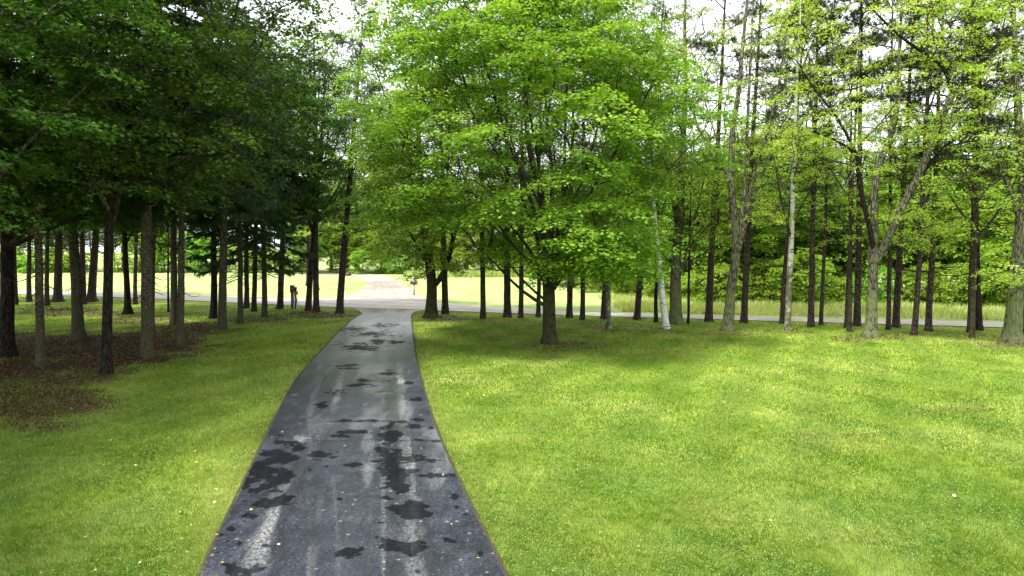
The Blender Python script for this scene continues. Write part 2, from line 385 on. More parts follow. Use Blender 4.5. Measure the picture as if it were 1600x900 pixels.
# ------------------------------------------------------------------ ground, driveway, roads
EDGE_L = [(311.7,898),(340,828),(377,760),(393,727),(414,681),(435,639),(461,592),(491,559),(524,524),(547.5,501),(566,489.5)]
EDGE_R = [(794,898),(762,835),(736.6,793),(715.6,746),(697,704),(680.6,667),(669,629),(657,587),(650,555),(646.5,527),(643.5,503),(643,489.5)]
def edge_fn(E):
    G = np.array([gp(*e)[:2] for e in E]); G = G[np.argsort(G[:, 1])]
    p = np.polyfit(G[:5, 1], G[:5, 0], 1)
    G = np.vstack([[np.polyval(p, -30), -30], [np.polyval(p, G[0, 1]-3), G[0, 1]-3], G])
    yy = np.arange(-30, 60, .1); xx = np.interp(yy, G[:, 1], G[:, 0]); k = np.hanning(81); k /= k.sum()
    sm = np.convolve(np.pad(xx, 40, mode='edge'), k, 'valid'); sm[yy < -27] = xx[yy < -27]
    return lambda y: np.interp(y, yy, sm)
eL, eR = edge_fn(EDGE_L), edge_fn(EDGE_R)
DEND = gp(600, 489.5)[1]
def dist_poly(X, Y, P):
    d = np.full(X.shape, 1e9)
    for a, b in zip(P[:-1], P[1:]):
        v = b-a; t = np.clip(((X-a[0])*v[0]+(Y-a[1])*v[1])/(v@v), 0, 1); d = np.minimum(d, np.hypot(X-a[0]-t*v[0], Y-a[1]-t*v[1]))
    return d
# bare, needle covered earth, broadened in the left grove to paint deeper shade, as ellipses on the photo's ground (px, py, rx, ry, strength)
BARE = [(100,548,270,30,1.0),(60,585,180,20,.75),(170,540,190,24,1.0),(40,575,90,14,.9),(60,632,150,30,.72),(300,512,70,12,.8),(215,500,60,9,.6),(110,488,120,7,.6),(10,600,90,26,.6),(60,660,90,16,.5),
        (500,491,95,7,.7),(400,498,60,8,.6),(690,497,45,7,0.56),(870,540,75,9,0.43),(800,500,80,4,0.32),(960,512,60,6,0.35),(905,505,70,5,0.32),
        (1045,516,50,5,0.35),(1140,520,60,6,0.39),(1235,517,50,5,0.35),(1360,528,60,7,0.42),(1450,521,60,6,0.35),(1525,525,60,7,0.39),(1580,540,70,8,0.56),
        (330,820,22,60,0.17),(1300,690,90,22,.3),(1090,800,110,25,.4),(1350,840,120,22,.36),(1180,860,90,18,.34),(1120,820,30,8,.5),(760,860,30,12,.4),(1480,640,80,8,.3),(350,790,18,40,.45)]
def bare_mask(X, Y):
    px, py = proj(X, np.maximum(Y, 5.0), np.zeros_like(X)); b = np.zeros_like(X)
    nz = fbm(X*.7, Y*.7, 11)-.5; nz2 = fbm(X*3, Y*3, 31)-.5
    for cx, cy, rx, ry, s in BARE:
        d = ((px-cx)/rx)**2+((py-cy)/ry)**2
        b = np.maximum(b, s*(1-sstep(.25, 1.25, d+1.9*nz+.9*nz2)))
    return b
def axis_grid(lo, hi, a, b, fine, growth=1.16):
    xs = list(np.arange(a, b+1e-6, fine)); s = fine; x = a; left = []
    while x > lo: s *= growth; x -= s; left.append(max(x, lo))
    s = fine; x = xs[-1]; right = []
    while x < hi: s *= growth; x += s; right.append(min(x, hi))
    return np.array(left[::-1]+xs+right)
gx = axis_grid(-900, 900, -42, 42, .22); gy = axis_grid(-120, 1400, 4, 66, .22)
GX, GY = np.meshgrid(gx, gy)
def height(X, Y):
    h = (fbm(X*.12, Y*.12, 5)-.5)*.10*sstep(10, 20, Y)
    return -0.02+h*0.25*sstep(2.6, 5, np.minimum(abs(X-eL(Y)), abs(X-eR(Y))))*(Y < 45)
# road geometry (photo px on the ground)
NEAR = [(-500,454),(-200,457.5),(30,459.5),(210,465.5),(350,472),(500,479),(560,481),(610,482.5),(660,484),(700,486),(900,493),(1100,498.8),(1230,502.3),(1400,507),(1561,511.5),(1800,518),(2200,528)]
FAR = [(-500,448.5),(-200,451),(30,453.5),(210,457.5),(350,462.5),(440,466),(500,466.5),(530,465)]
FAR2 = [(690,472.5),(720,476),(800,482),(900,487.5),(1100,493.6),(1230,496.4),(1400,500.3),(1561,503.5),(1800,508.5),(2200,517)]
SIDE_L = [(530,465),(555,458),(570,449),(573,441),(562,433.5),(540,430),(500,428),(430,426.3),(300,424.5),(100,423)]
SIDE_R = [(690,472.5),(662,465),(645,455),(628,443),(612,434),(590,429.3),(560,427),(500,425.3),(430,424),(300,422.6),(100,421.5)]
def gpl(E): return np.array([gp(*e)[:2] for e in E])
def densify(P, step):
    s = np.r_[0, np.cumsum(np.linalg.norm(np.diff(P, axis=0), axis=1))]; n = max(2, int(s[-1]/step)); t = np.linspace(0, s[-1], n)
    return np.stack([np.interp(t, s, P[:, i]) for i in (0, 1)], 1)
def ribbon(A, B, m, z, n):
    """grid between two polylines A, B"""
    def rs(P):
        s = np.r_[0, np.cumsum(np.linalg.norm(np.diff(P, axis=0), axis=1))]; t = np.linspace(0, s[-1], n)
        Q = np.stack([np.interp(t, s, P[:, i]) for i in (0, 1)], 1)
        for _ in range(3): Q[1:-1] = (Q[:-2]+2*Q[1:-1]+Q[2:])/4
        return Q
    a, b = rs(A), rs(B); f = np.linspace(0, 1, m)[None, :, None]; V = a[:, None]*(1-f)+b[:, None]*f
    V = np.concatenate([V, np.full(V.shape[:2]+(1,), z)], -1).reshape(-1, 3)
    i = np.arange(n-1)[:, None]*m; j = np.arange(m-1)[None]
    return V, np.stack([i+j, i+j+1, i+m+j+1, i+m+j], -1).reshape(-1, 4)
ctr = (gpl(NEAR[5:9]).mean(0))
nearP = gpl(NEAR); farP = gpl(FAR+FAR2)
bareV = bare_mask(GX, GY)*sstep(-.2, .3, np.minimum(abs(GX-eL(GY)), abs(GX-eR(GY))))
edge_d = np.minimum(np.abs(GX-eL(GY)), np.abs(GX-eR(GY)))
bareV = np.maximum(bareV, (1-sstep(.05, .55, edge_d+(fbm(GX*2.5, GY*2.5, 3)-.5)*.6))*.42*(GY < DEND))
ap = np.hypot((GX-gp(605,487)[0])/2.6, (GY-gp(605,487)[1])/2.0)          # trodden apron at the road
bareV = np.maximum(bareV, .8*(1-sstep(.6, 1.5, ap+(fbm(GX, GY, 8)-.5))))
nearline = lambda X: np.interp(X, nearP[:, 0], nearP[:, 1])
meadow_lit = sstep(0, 1.0, GY-nearline(GX))                                  # beyond the road: grass colour raised to imitate bright open light
tall = sstep(0, 1, GY-nearline(GX)-3)*sstep(8, 12, GX)
bareV = bareV*(1-meadow_lit)
n_ = GX.shape; idx = np.arange(GX.size).reshape(n_)
GQ = np.stack([idx[:-1, :-1], idx[:-1, 1:], idx[1:, 1:], idx[1:, :-1]], -1).reshape(-1, 4)
GV = np.stack([GX, GY, height(GX, GY)], -1).reshape(-1, 3)

m, nt = newmat('lawn'); L = nt.links.new
tc = N(nt, 'ShaderNodeTexCoord')
def noise(sc, det=5, rough=.6, vec=None):
    n = N(nt, 'ShaderNodeTexNoise'); n.inputs['Scale'].default_value = sc; n.inputs['Detail'].default_value = det; n.inputs['Roughness'].default_value = rough
    L(vec or tc.outputs['Object'], n.inputs['Vector']); return n.outputs['Fac']
def mixrgb(a, b, f, bt='MIX'):
    q = N(nt, 'ShaderNodeMix', data_type='RGBA', blend_type=bt)
    for s, v in ((6, a), (7, b), (0, f)):
        if isinstance(v, tuple): q.inputs[s].default_value = (*v, 1)
        elif isinstance(v, (int, float)): q.inputs[s].default_value = v
        else: L(v, q.inputs[s])
    return q.outputs[2]
big = ramp(nt, [(.36, (.11,.19,.016)), (.5, (.18,.255,.030)), (.64, (.28,.33,.075))]); L(noise(.33, 6), big.inputs[0])
mid = ramp(nt, [(.35, (.82,.88,.8)), (.5, (1,1,1)), (.66, (1.14,1.08,1.12))]); L(noise(3.2, 6, .7), mid.inputs[0])
fine = ramp(nt, [(.33, (.45,.5,.4)), (.5, (1,1,1)), (.68, (1.55,1.45,1.6))]); L(noise(30, 4, .7), fine.inputs[0])
g0 = mixrgb(mixrgb(big.outputs[0], mid.outputs[0], 1.0, 'MULTIPLY'), fine.outputs[0], .9, 'MULTIPLY')
mp = N(nt, 'ShaderNodeMapping'); mp.inputs['Rotation'].default_value = (0, 0, math.radians(24)); L(tc.outputs['Object'], mp.inputs['Vector'])
wv = N(nt, 'ShaderNodeTexWave'); wv.inputs['Scale'].default_value = .17; wv.inputs['Distortion'].default_value = 1.6; wv.inputs['Detail'].default_value = 2; wv.inputs['Detail Scale'].default_value = .4
L(mp.outputs[0], wv.inputs['Vector'])
st = ramp(nt, [(.3, (.84,.87,.84)), (.7, (1.15,1.11,1.13))]); L(wv.outputs['Fac'], st.inputs[0])
g1 = mixrgb(g0, st.outputs[0], 1.0, 'MULTIPLY')
mead_lit = ramp(nt, [(.35, (.22,.32,.085)), (.5, (.30,.385,.13)), (.66, (.41,.44,.20))]); L(noise(.5, 7, .7), mead_lit.inputs[0])  # field colours lightened to stand in for strong direct light
am = N(nt, 'ShaderNodeAttribute', attribute_name='meadow_lit'); ab = N(nt, 'ShaderNodeAttribute', attribute_name='bare')
g2 = mixrgb(g1, mead_lit.outputs[0], am.outputs['Fac'])
dirt = ramp(nt, [(.3, (.035,.018,.009)), (.5, (.095,.055,.028)), (.7, (.20,.14,.08))]); L(noise(13, 8, .75), dirt.inputs[0])
bm = N(nt, 'ShaderNodeMath', operation='ADD'); L(ab.outputs['Fac'], bm.inputs[0])
b2 = N(nt, 'ShaderNodeMapRange'); b2.inputs[1].default_value = .3; b2.inputs[2].default_value = .7; b2.inputs[3].default_value = -.28; b2.inputs[4].default_value = .28; L(noise(5, 6, .75), b2.inputs[0]); L(b2.outputs[0], bm.inputs[1])
b3 = N(nt, 'ShaderNodeMath', operation='MULTIPLY'); L(bm.outputs[0], b3.inputs[0]); b4 = N(nt, 'ShaderNodeMapRange'); b4.inputs[1].default_value = 0; b4.inputs[2].default_value = .15; L(ab.outputs['Fac'], b4.inputs[0]); L(b4.outputs[0], b3.inputs[1]); b3.use_clamp = True
g3 = mixrgb(g2, dirt.outputs[0], b3.outputs[0])
p = N(nt, 'ShaderNodeBsdfPrincipled'); p.inputs['Roughness'].default_value = .9; p.inputs['Specular IOR Level'].default_value = .1
L(g3, p.inputs['Base Color']); b = N(nt, 'ShaderNodeBump'); b.inputs['Strength'].default_value = .7; b.inputs['Distance'].default_value = .03
L(noise(24, 6, .8), b.inputs['Height']); L(b.outputs[0], p.inputs['Normal']); o = N(nt, 'ShaderNodeOutputMaterial'); L(p.outputs[0], o.inputs[0])
me = mkmesh('lawn', GV, [GQ], ['lawn'], True, {'bare': ('POINT', bareV.ravel()), 'meadow_lit': ('POINT', meadow_lit.ravel())})
lawn = link('lawn', me); lawn['kind'] = 'structure'

# driveway: fine grid so that wet patches, worn tracks and tread marks, plus painted far-end sheen, are part of the surface data
ys = [4.0]
while ys[-1] < DEND: ys.append(ys[-1]+max(.018, ys[-1]*.0019*(ys[-1]/9)))
ys[-1] = DEND; ys = np.concatenate([np.linspace(-25, 3.9, 40), ys]); m_ = 190
U = np.linspace(0, 1, m_); xl, xr = eL(ys), eR(ys)
xl = xl+(fbm(ys*.6, ys*0, 71)-.5)*.07+(fbm(ys*9, ys*0, 72)-.5)*.035; xr = xr+(fbm(ys*.6, ys*0+4, 73)-.5)*.07+(fbm(ys*9, ys*0, 74)-.5)*.035
DX = xl[:, None]+(xr-xl)[:, None]*U[None]; DY = np.repeat(ys[:, None], m_, 1)
DY[-1] += (fbm(DX[-1]*2, DX[-1]*0, 9)-.5)*.35
px, py = proj(DX, np.maximum(DY, 4.0), np.zeros_like(DX))
def C2(cx, cy): return 300+cx/2.142, 480+cy/2.142
WET = [(520,200,30,6),(600,92,60,9),(690,120,24,5),(540,75,40,6),(645,62,40,5),(480,290,26,7),(430,330,20,8),(655,225,18,10),(645,480,26,22),(668,520,42,34),(690,568,62,34),(700,610,26,22),(765,508,50,14),(780,566,75,8),(640,548,22,12),(700,683,74,26),(770,672,36,6),(705,806,66,24),(760,790,32,10),(514,824,42,15),(566,815,8,7),
       (255,560,60,40),(300,490,55,40),(235,600,50,30),(190,603,26,12),(245,650,46,30),(200,705,34,16),(265,655,30,22),(430,496,34,11),(395,500,26,8),(530,532,26,6),(145,885,60,26),(215,880,40,16),(130,745,14,10),(98,766,12,6),(158,792,10,6),(85,824,10,5),(118,787,7,5),
       (880,640,14,13),(886,672,9,7),(868,622,6,4),(850,785,8,7),(875,790,14,5),(965,828,8,8),(915,697,6,4),(725,255,12,5),(742,312,24,5),(755,402,34,7),(800,405,10,6),(758,380,18,4),(560,385,95,5),(545,422,38,7),(500,437,40,6),(575,262,45,8),(590,250,40,6),
       (560,135,46,13),(620,118,18,9),(450,537,8,4),(495,648,7,4),(395,548,6,4),(760,450,16,4),(815,450,14,4),(756,892,10,5),(245,803,12,5),(670,430,30,22),(300,560,22,30)]
wf = np.full(px.shape, -9.0); nz = fbm(DX*3.6+2*fbm(DX*2, DY*2, 5), DY*3.9, 41, 5)-.5; nzf = fbm(DX*13, DY*12, 43, 3)-.5
for cx, cy, rx, ry in WET:
    x0, y0 = C2(cx, cy); rx *= 1.18/2.142; ry *= 1.18/2.142
    k = np.minimum(1.0, rx/14.0)
    wf = np.maximum(wf, 1-np.sqrt(((px-x0)/rx)**2+((py-y0)/ry)**2)+2.9*nz*(.35+.65*k)+.7*nzf*(.4+.6*k)-.12*k)
wet = .86*sstep(.0, .10, wf)+.14*sstep(-.45, .0, wf)
def track(pts, wpx, soft=.5):
    P = np.array([C2(a, b) for a, b in pts]); W = np.interp(py, P[:, 1], np.array(wpx)/2.142); xc = np.interp(py, P[:, 1], P[:, 0])
    inside = (py >= P[0, 1]-3)*sstep(P[0, 1]-4, P[0, 1]+12, py)
    return (1-sstep(soft, 1.3, np.abs(px-xc)/W+(fbm(DX*6, DY*2.6, 51, 5)-.5)*1.9))*inside
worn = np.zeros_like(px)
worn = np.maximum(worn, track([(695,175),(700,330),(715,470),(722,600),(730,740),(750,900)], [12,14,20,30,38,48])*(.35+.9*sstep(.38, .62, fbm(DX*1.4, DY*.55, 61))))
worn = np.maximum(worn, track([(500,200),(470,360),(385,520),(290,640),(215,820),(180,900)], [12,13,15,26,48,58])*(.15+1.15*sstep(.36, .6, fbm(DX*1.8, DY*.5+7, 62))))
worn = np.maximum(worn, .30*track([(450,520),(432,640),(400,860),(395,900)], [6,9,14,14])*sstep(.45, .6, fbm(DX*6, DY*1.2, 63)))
worn = np.maximum(worn, .55*track([(590,30),(600,60),(600,110),(590,150)], [40,44,40,20], .2)*sstep(.42, .62, fbm(DX*2.2, DY*.5, 64)))  # pale far end: sky sheen at grazing angle, painted as colour
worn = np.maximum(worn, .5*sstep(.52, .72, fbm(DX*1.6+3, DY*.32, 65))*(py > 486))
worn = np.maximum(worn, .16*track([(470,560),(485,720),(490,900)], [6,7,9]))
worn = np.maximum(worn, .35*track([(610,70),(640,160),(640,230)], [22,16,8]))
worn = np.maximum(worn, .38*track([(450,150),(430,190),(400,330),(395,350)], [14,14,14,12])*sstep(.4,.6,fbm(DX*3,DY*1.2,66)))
tread = np.zeros_like(px)
tread = np.maximum(tread, track([(380,500),(330,640),(290,780),(280,900)], [50,26,28,30], .6))
tread = np.maximum(tread, track([(650,220),(665,330),(690,440),(700,470)], [26,30,40,30], .6)*.8)
tread = np.maximum(tread, track([(760,700),(790,800),(815,900)], [22,30,34], .6)*.9)
tread = np.maximum(tread, track([(480,240),(445,400),(420,470)], [26,26,22], .6)*.6)
tread = np.maximum(tread, .35*(fbm(DX*.5, DY*.2, 91) > .58))
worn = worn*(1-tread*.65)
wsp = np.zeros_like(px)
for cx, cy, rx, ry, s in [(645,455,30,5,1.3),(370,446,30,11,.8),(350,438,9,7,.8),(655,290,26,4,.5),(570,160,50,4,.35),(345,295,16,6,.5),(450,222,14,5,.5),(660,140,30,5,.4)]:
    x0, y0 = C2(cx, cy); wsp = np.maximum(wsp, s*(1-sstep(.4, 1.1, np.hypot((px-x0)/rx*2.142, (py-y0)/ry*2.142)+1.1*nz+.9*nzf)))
# a few grit flecks
rg = np.random.default_rng(5)
cell = .21; ci = np.floor(DX/cell).astype(np.int64); cj = np.floor(DY/cell).astype(np.int64)
fx = (ci+.2+.6*_h(ci, cj, 7))*cell; fy = (cj+.2+.6*_h(ci, cj, 8))*cell; fr = .012+.018*_h(ci, cj, 9)
dens = .05+.35*sstep(.5, .66, fbm(DX*.8, DY*.5, 77))
fleck = (np.hypot(DX-fx, DY-fy) < fr)*(_h(ci, cj, 10) < dens)*.55
c2 = .07; ci = np.floor(DX/c2).astype(np.int64); cj = np.floor(DY/c2).astype(np.int64)
fleck = np.maximum(fleck, (np.hypot(DX-(ci+.2+.6*_h(ci, cj, 17))*c2, DY-(cj+.2+.6*_h(ci, cj, 18))*c2) < .011)*(_h(ci, cj, 20) < .10+.5*sstep(.5, .7, fbm(DX*1.3, DY*.7, 79)))*.28)
crack = np.zeros_like(px)                                               # seal joints across the drive
for cx, cy, ln in [(700,288,90),(560,385,110),(600,449,230),(560,225,160),(620,50,120)]:
    x0, y0 = C2(cx, cy); crack = np.maximum(crack, (np.abs(px-x0) < ln/2.142)*(1-sstep(.3, 1.3, np.abs(py-y0+5*nz*1.2)/1.0))*.7)
i = np.arange(len(ys)-1)[:, None]*m_; j = np.arange(m_-1)[None]
DQ = np.stack([i+j, i+j+1, i+m_+j+1, i+m_+j], -1).reshape(-1, 4)
crownz = .012+.012*(1-(2*U-1)**4)[None]*np.ones_like(DX)
DV = np.stack([DX, DY, crownz], -1).reshape(-1, 3)
# turned-down edge so that the slab has thickness
nb = len(ys); lo_ = np.stack([DX[:, 0]-.03, DY[:, 0], np.full(nb, -.12)], 1); hi_ = np.stack([DX[:, -1]+.03, DY[:, -1], np.full(nb, -.12)], 1)
base = len(DV); DV = np.vstack([DV, lo_, hi_]); k = np.arange(nb-1)
QL = np.stack([k*m_, (k+1)*m_, base+k+1, base+k], 1); QR = np.stack([(k+1)*m_+m_-1, k*m_+m_-1, base+nb+k, base+nb+k+1], 1)
pad = lambda a: np.concatenate([a.ravel(), np.zeros(2*nb)])
m, nt = newmat('asphalt'); L = nt.links.new; tc = N(nt, 'ShaderNodeTexCoord')
A = {a: N(nt, 'ShaderNodeAttribute', attribute_name=a).outputs['Fac'] for a in ('wet', 'worn', 'tread', 'fleck', 'crack')}
base_c = ramp(nt, [(.3, (.016,.018,.026)), (.5, (.028,.031,.044)), (.72, (.044,.047,.062))]); L(noise(.9, 8, .65), base_c.inputs[0])
gr = ramp(nt, [(.36, (.22,.22,.22)), (.5, (.9,.9,.9)), (.64, (2.6,2.6,2.6))]); L(noise(30, 5, .9), gr.inputs[0])
sm = N(nt, 'ShaderNodeMapping'); sm.inputs['Scale'].default_value = (7, .55, 1); sm.inputs['Rotation'].default_value = (0,0,math.radians(-9)); L(tc.outputs['Object'], sm.inputs['Vector'])
sk = ramp(nt, [(.34, (.82,.82,.83)), (.5, (1,1,1)), (.66, (1.2,1.2,1.2))]); L(noise(1, 7, .7, sm.outputs[0]), sk.inputs[0])
bl = ramp(nt, [(.36, (.70,.70,.70)), (.5, (1,1,1)), (.64, (1.3,1.3,1.3))]); L(noise(2.2, 6, .7), bl.inputs[0])
c = mixrgb(mixrgb(mixrgb(base_c.outputs[0], gr.outputs[0], 1.0, 'MULTIPLY'), sk.outputs[0], 1.0, 'MULTIPLY'), bl.outputs[0], 1.0, 'MULTIPLY')
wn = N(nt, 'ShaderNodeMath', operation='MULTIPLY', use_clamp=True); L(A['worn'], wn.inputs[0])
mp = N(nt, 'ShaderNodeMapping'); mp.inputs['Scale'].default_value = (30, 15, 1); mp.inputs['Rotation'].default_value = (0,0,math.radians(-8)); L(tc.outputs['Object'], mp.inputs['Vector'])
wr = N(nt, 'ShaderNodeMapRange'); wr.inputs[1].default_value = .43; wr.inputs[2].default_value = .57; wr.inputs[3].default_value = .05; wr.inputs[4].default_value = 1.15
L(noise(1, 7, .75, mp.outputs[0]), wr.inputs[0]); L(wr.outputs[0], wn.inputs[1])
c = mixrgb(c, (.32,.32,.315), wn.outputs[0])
c = mixrgb(c, (.018,.019,.023), A['tread'].node.outputs['Fac'])  if False else c
tm = N(nt, 'ShaderNodeMath', operation='MULTIPLY', use_clamp=True); L(A['tread'], tm.inputs[0])
tr = N(nt, 'ShaderNodeMapRange'); tr.inputs[1].default_value = .32; tr.inputs[2].default_value = .6; tr.inputs[3].default_value = .95; tr.inputs[4].default_value = .35
L(noise(34, 3, .6), tr.inputs[0]); L(tr.outputs[0], tm.inputs[1])
c = mixrgb(c, (.012,.013,.016), tm.outputs[0])
c = mixrgb(c, (.32,.31,.28), A['fleck']); c = mixrgb(c, (.005,.005,.006), A['crack'])
wc = mixrgb(c, (.20,.20,.215), 1.0, 'MULTIPLY'); c = mixrgb(c, wc, A['wet'])
p = N(nt, 'ShaderNodeBsdfPrincipled'); L(c, p.inputs['Base Color'])
rr = N(nt, 'ShaderNodeMapRange'); rr.inputs[3].default_value = .31; rr.inputs[4].default_value = .55; L(A['wet'], rr.inputs[0]); L(rr.outputs[0], p.inputs['Roughness']); 
sr = N(nt, 'ShaderNodeMapRange'); sr.inputs[3].default_value = .5; sr.inputs[4].default_value = .12; L(A['wet'], sr.inputs[0]); L(sr.outputs[0], p.inputs['Specular IOR Level'])
b = N(nt, 'ShaderNodeBump'); b.inputs['Strength'].default_value = .35; b.inputs['Distance'].default_value = .008; L(noise(55, 4, .8), b.inputs['Height']); L(b.outputs[0], p.inputs['Normal'])
o = N(nt, 'ShaderNodeOutputMaterial'); L(p.outputs[0], o.inputs[0])
worn_sheen_all = np.clip(worn+wsp, 0, 1.6)
me = mkmesh('driveway', DV, [DQ, QL, QR], ['asphalt'], True, {k_: ('POINT', pad(v)) for k_, v in dict(wet=wet, worn=worn_sheen_all, tread=tread, fleck=fleck*(1-wet), crack=crack*(1-wet)).items()})
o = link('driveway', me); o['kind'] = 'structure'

# road and side road in one pale gravelled surface each
def gravelmat(name, c0, c1, c2):
    global nt, L, tc
    m, nt = newmat(name); L = nt.links.new; tc = N(nt, 'ShaderNodeTexCoord')
    r = ramp(nt, [(.3, c0), (.5, c1), (.7, c2)]); L(noise(.7, 9, .7), r.inputs[0])
    f = ramp(nt, [(.3, (.7,.7,.7)), (.7, (1.2,1.2,1.2))]); L(noise(16, 5, .8), f.inputs[0])
    c = mixrgb(r.outputs[0], f.outputs[0], .8, 'MULTIPLY')
    a = N(nt, 'ShaderNodeAttribute', attribute_name='rut'); c = mixrgb(c, (.20,.165,.145), a.outputs['Fac'])
    p = N(nt, 'ShaderNodeBsdfPrincipled'); p.inputs['Roughness'].default_value = .85; p.inputs['Specular IOR Level'].default_value = .2; L(c, p.inputs['Base Color'])
    b = N(nt, 'ShaderNodeBump'); b.inputs['Strength'].default_value = .5; b.inputs['Distance'].default_value = .02; L(noise(20, 5, .8), b.inputs['Height']); L(b.outputs[0], p.inputs['Normal'])
    o = N(nt, 'ShaderNodeOutputMaterial'); L(p.outputs[0], o.inputs[0])
gravelmat('road_gravel', (.26,.215,.18), (.34,.29,.25), (.43,.375,.33)); gravelmat('road_surface', (.36,.32,.29), (.46,.41,.37), (.56,.50,.46))
def ruts(V, m, n, cols):
    u = np.tile(np.linspace(0, 1, m), n); r = np.zeros(len(V))
    for c_, w_, s_ in cols: r = np.maximum(r, s_*np.exp(-((u-c_+(fbm(V[:, 0]*.15, V[:, 1]*.15, 3)-.5)*.08)/w_)**2))
    return np.clip(r*(.5+1.0*fbm(V[:, 0]*.5, V[:, 1]*.25, 12)), 0, 1)
V, Q = ribbon(nearP, farP, 24, .016, 420)
# butt the two ribbons: far edge across the mouth is the straight line between both corners
me = mkmesh('road', V, [Q], ['road_surface'], True, {'rut': ('POINT', ruts(V, 24, 420, [(.3,.07,.3),(.7,.07,.3)]))}); o = link('road', me); o['kind'] = 'structure'
V, Q = ribbon(gpl(SIDE_L), gpl(SIDE_R), 36, .020, 300)
me = mkmesh('side_road', V, [Q], ['road_gravel'], True, {'rut': ('POINT', ruts(V, 36, 300, [(.25,.035,.3),(.42,.03,.3),(.62,.04,.2),(.78,.03,.3)]))}); o = link('side_road', me); o['kind'] = 'structure'
V, Q = ribbon(gpl([(566,490.5),(561,486),(548,481)]), gpl([(643,490.5),(650,486),(668,483.5)]), 20, .008, 30)
me = mkmesh('gravel_apron', V, [Q], ['road_gravel'], True, {'rut': ('POINT', ruts(V, 20, 30, [(.3,.12,.9),(.75,.12,.9)]))}); o = link('gravel_apron', me); o['kind'] = 'structure'

# a crumbly strip of soil and tar grit along both edges of the drive
for side, ef in ((-1, eL), (1, eR)):
    yy = np.concatenate([np.arange(-20, 4, .5), np.arange(4, DEND-.3, .07)]); e = ef(yy); u = np.linspace(-.05, .035, 6)
    w1 = 1+1.3*(fbm(yy*2.2, yy*0+side, 81)-.5); X_ = e[:, None]+side*u[None]*w1[:, None]; Y_ = np.repeat(yy[:, None], 6, 1)
    zz = np.array([-.02, .020, .031, .026, .010, -.06])[None]+(fbm(X_*14, Y_*14, 82)-.5)*.02
    i = np.arange(len(yy)-1)[:, None]*6; j = np.arange(5)[None]; Q = np.stack([i+j, i+j+1, i+7+j, i+6+j], -1).reshape(-1, 4)
    o = link('soil_edge', mkmesh('soil_edge', np.stack([X_, Y_, zz], -1).reshape(-1, 3), [Q], ['edge_soil'], True)); o['kind'] = 'structure'
# grass blades: denser and finer near the camera; lawn, and the tall grass beyond the road, coloured brighter as if sunlit
def in_drive(X, Y, m=.0): return (X > eL(Y)-m) & (X < eR(Y)+m) & (Y < DEND+.5)
def blades(name, n, ylo, yhi, hgt, wid, matn, seed, sampler=None, keep=None, lean=.5, vb=.45, nb=1):
    rng = np.random.default_rng(seed)
    Y = 1/(rng.uniform(1/yhi, 1/ylo, n)) if sampler is None else None
    if sampler is None: X = rng.uniform(-1, 1, n)*(Y*.80+1.2)
    else: X, Y = sampler(rng, n)
    ok = keep(X, Y, rng); X, Y = X[ok], Y[ok]; n = len(X)
    yaw = rng.uniform(0, 2*np.pi, n); sc = np.clip(Y/14, .75, 3.2)
    # tufts lean together
    la = fbm(X*.9, Y*.9, 4)*9+rng.normal(0, .8, n); tl = rng.uniform(.1, 1.1, n)*lean
    h = hgt*rng.uniform(.55, 1.25, n)*(.75+.5*fbm(X*2.2, Y*2.2, 14))*sc**.25; wdt = wid*rng.uniform(.7, 1.3, n)*sc
    B = np.stack([X, Y, np.full(n, -.02)], 1); s = np.stack([np.cos(yaw), np.sin(yaw), np.zeros(n)], 1)*wdt[:, None]*.5
    T = B+np.stack([np.cos(la)*tl*h, np.sin(la)*tl*h, h+.02], 1)
    V = np.stack([B-s, B+s, T], 1).reshape(-1, 3); F = np.arange(3*n).reshape(n, 3)
    stripe = .12*np.sin((X*math.cos(.42)+Y*math.sin(.42))*2*np.pi*.42+2*fbm(X*.2, Y*.2, 6))
    var = vb+.55*(fbm(X*.55, Y*.55, 21, 5)-.5)+.85*(fbm(X*8, Y*8, 22, 3)-.5)+stripe+rng.normal(0, .2, n)
    near = np.minimum(np.abs(X-eL(Y)), np.abs(X-eR(Y))); var += .18*(1-sstep(.1, 1.3, near))*(Y < 44)
    me = mkmesh(name, V, [F], [matn], False, {'var': ('FACE', np.clip(var, 0, 1))}); return link(name, me)
def keep_lawn(X, Y, rng):
    b = bare_mask(X, Y); 
    return (~in_drive(X, Y, -.035+0*X)) & (Y < nearline(X)-.1) & (rng.uniform(0, 1, len(X)) > b*1.15)
o = blades('grass', 800000, 6.5, 48, .042, .014, 'grass_blade', 3, keep=keep_lawn, lean=1.0); o['kind'] = 'stuff'
farline = lambda X: np.interp(X, farP[:, 0], farP[:, 1])
def samp_m(rng, n): X = rng.uniform(-2, 62, n); return X, farline(X)+rng.uniform(.1, 1, n)**1.0*14
def keep_m(X, Y, rng): return (fbm(X*.35, Y*.5, 33) > .46+.2*rng.uniform(-1, 1, len(X))) & (X > 7+(Y-45)*.0)
o = blades('meadow_grass', 60000, 0, 0, .30, .035, 'meadow_lit_blade', 9, sampler=samp_m, keep=keep_m, lean=1.0, vb=.5); o['kind'] = 'stuff'
def samp_f(rng, n): Y = rng.uniform(96, 112, n); return rng.uniform(-16, 10, n), Y
o = blades('meadow_grass', 16000, 0, 0, .55, .06, 'meadow_lit_blade', 10, sampler=samp_f, keep=lambda X, Y, r: (X > -23+(112-Y)*.6), lean=.4, vb=.3); o['kind'] = 'stuff'

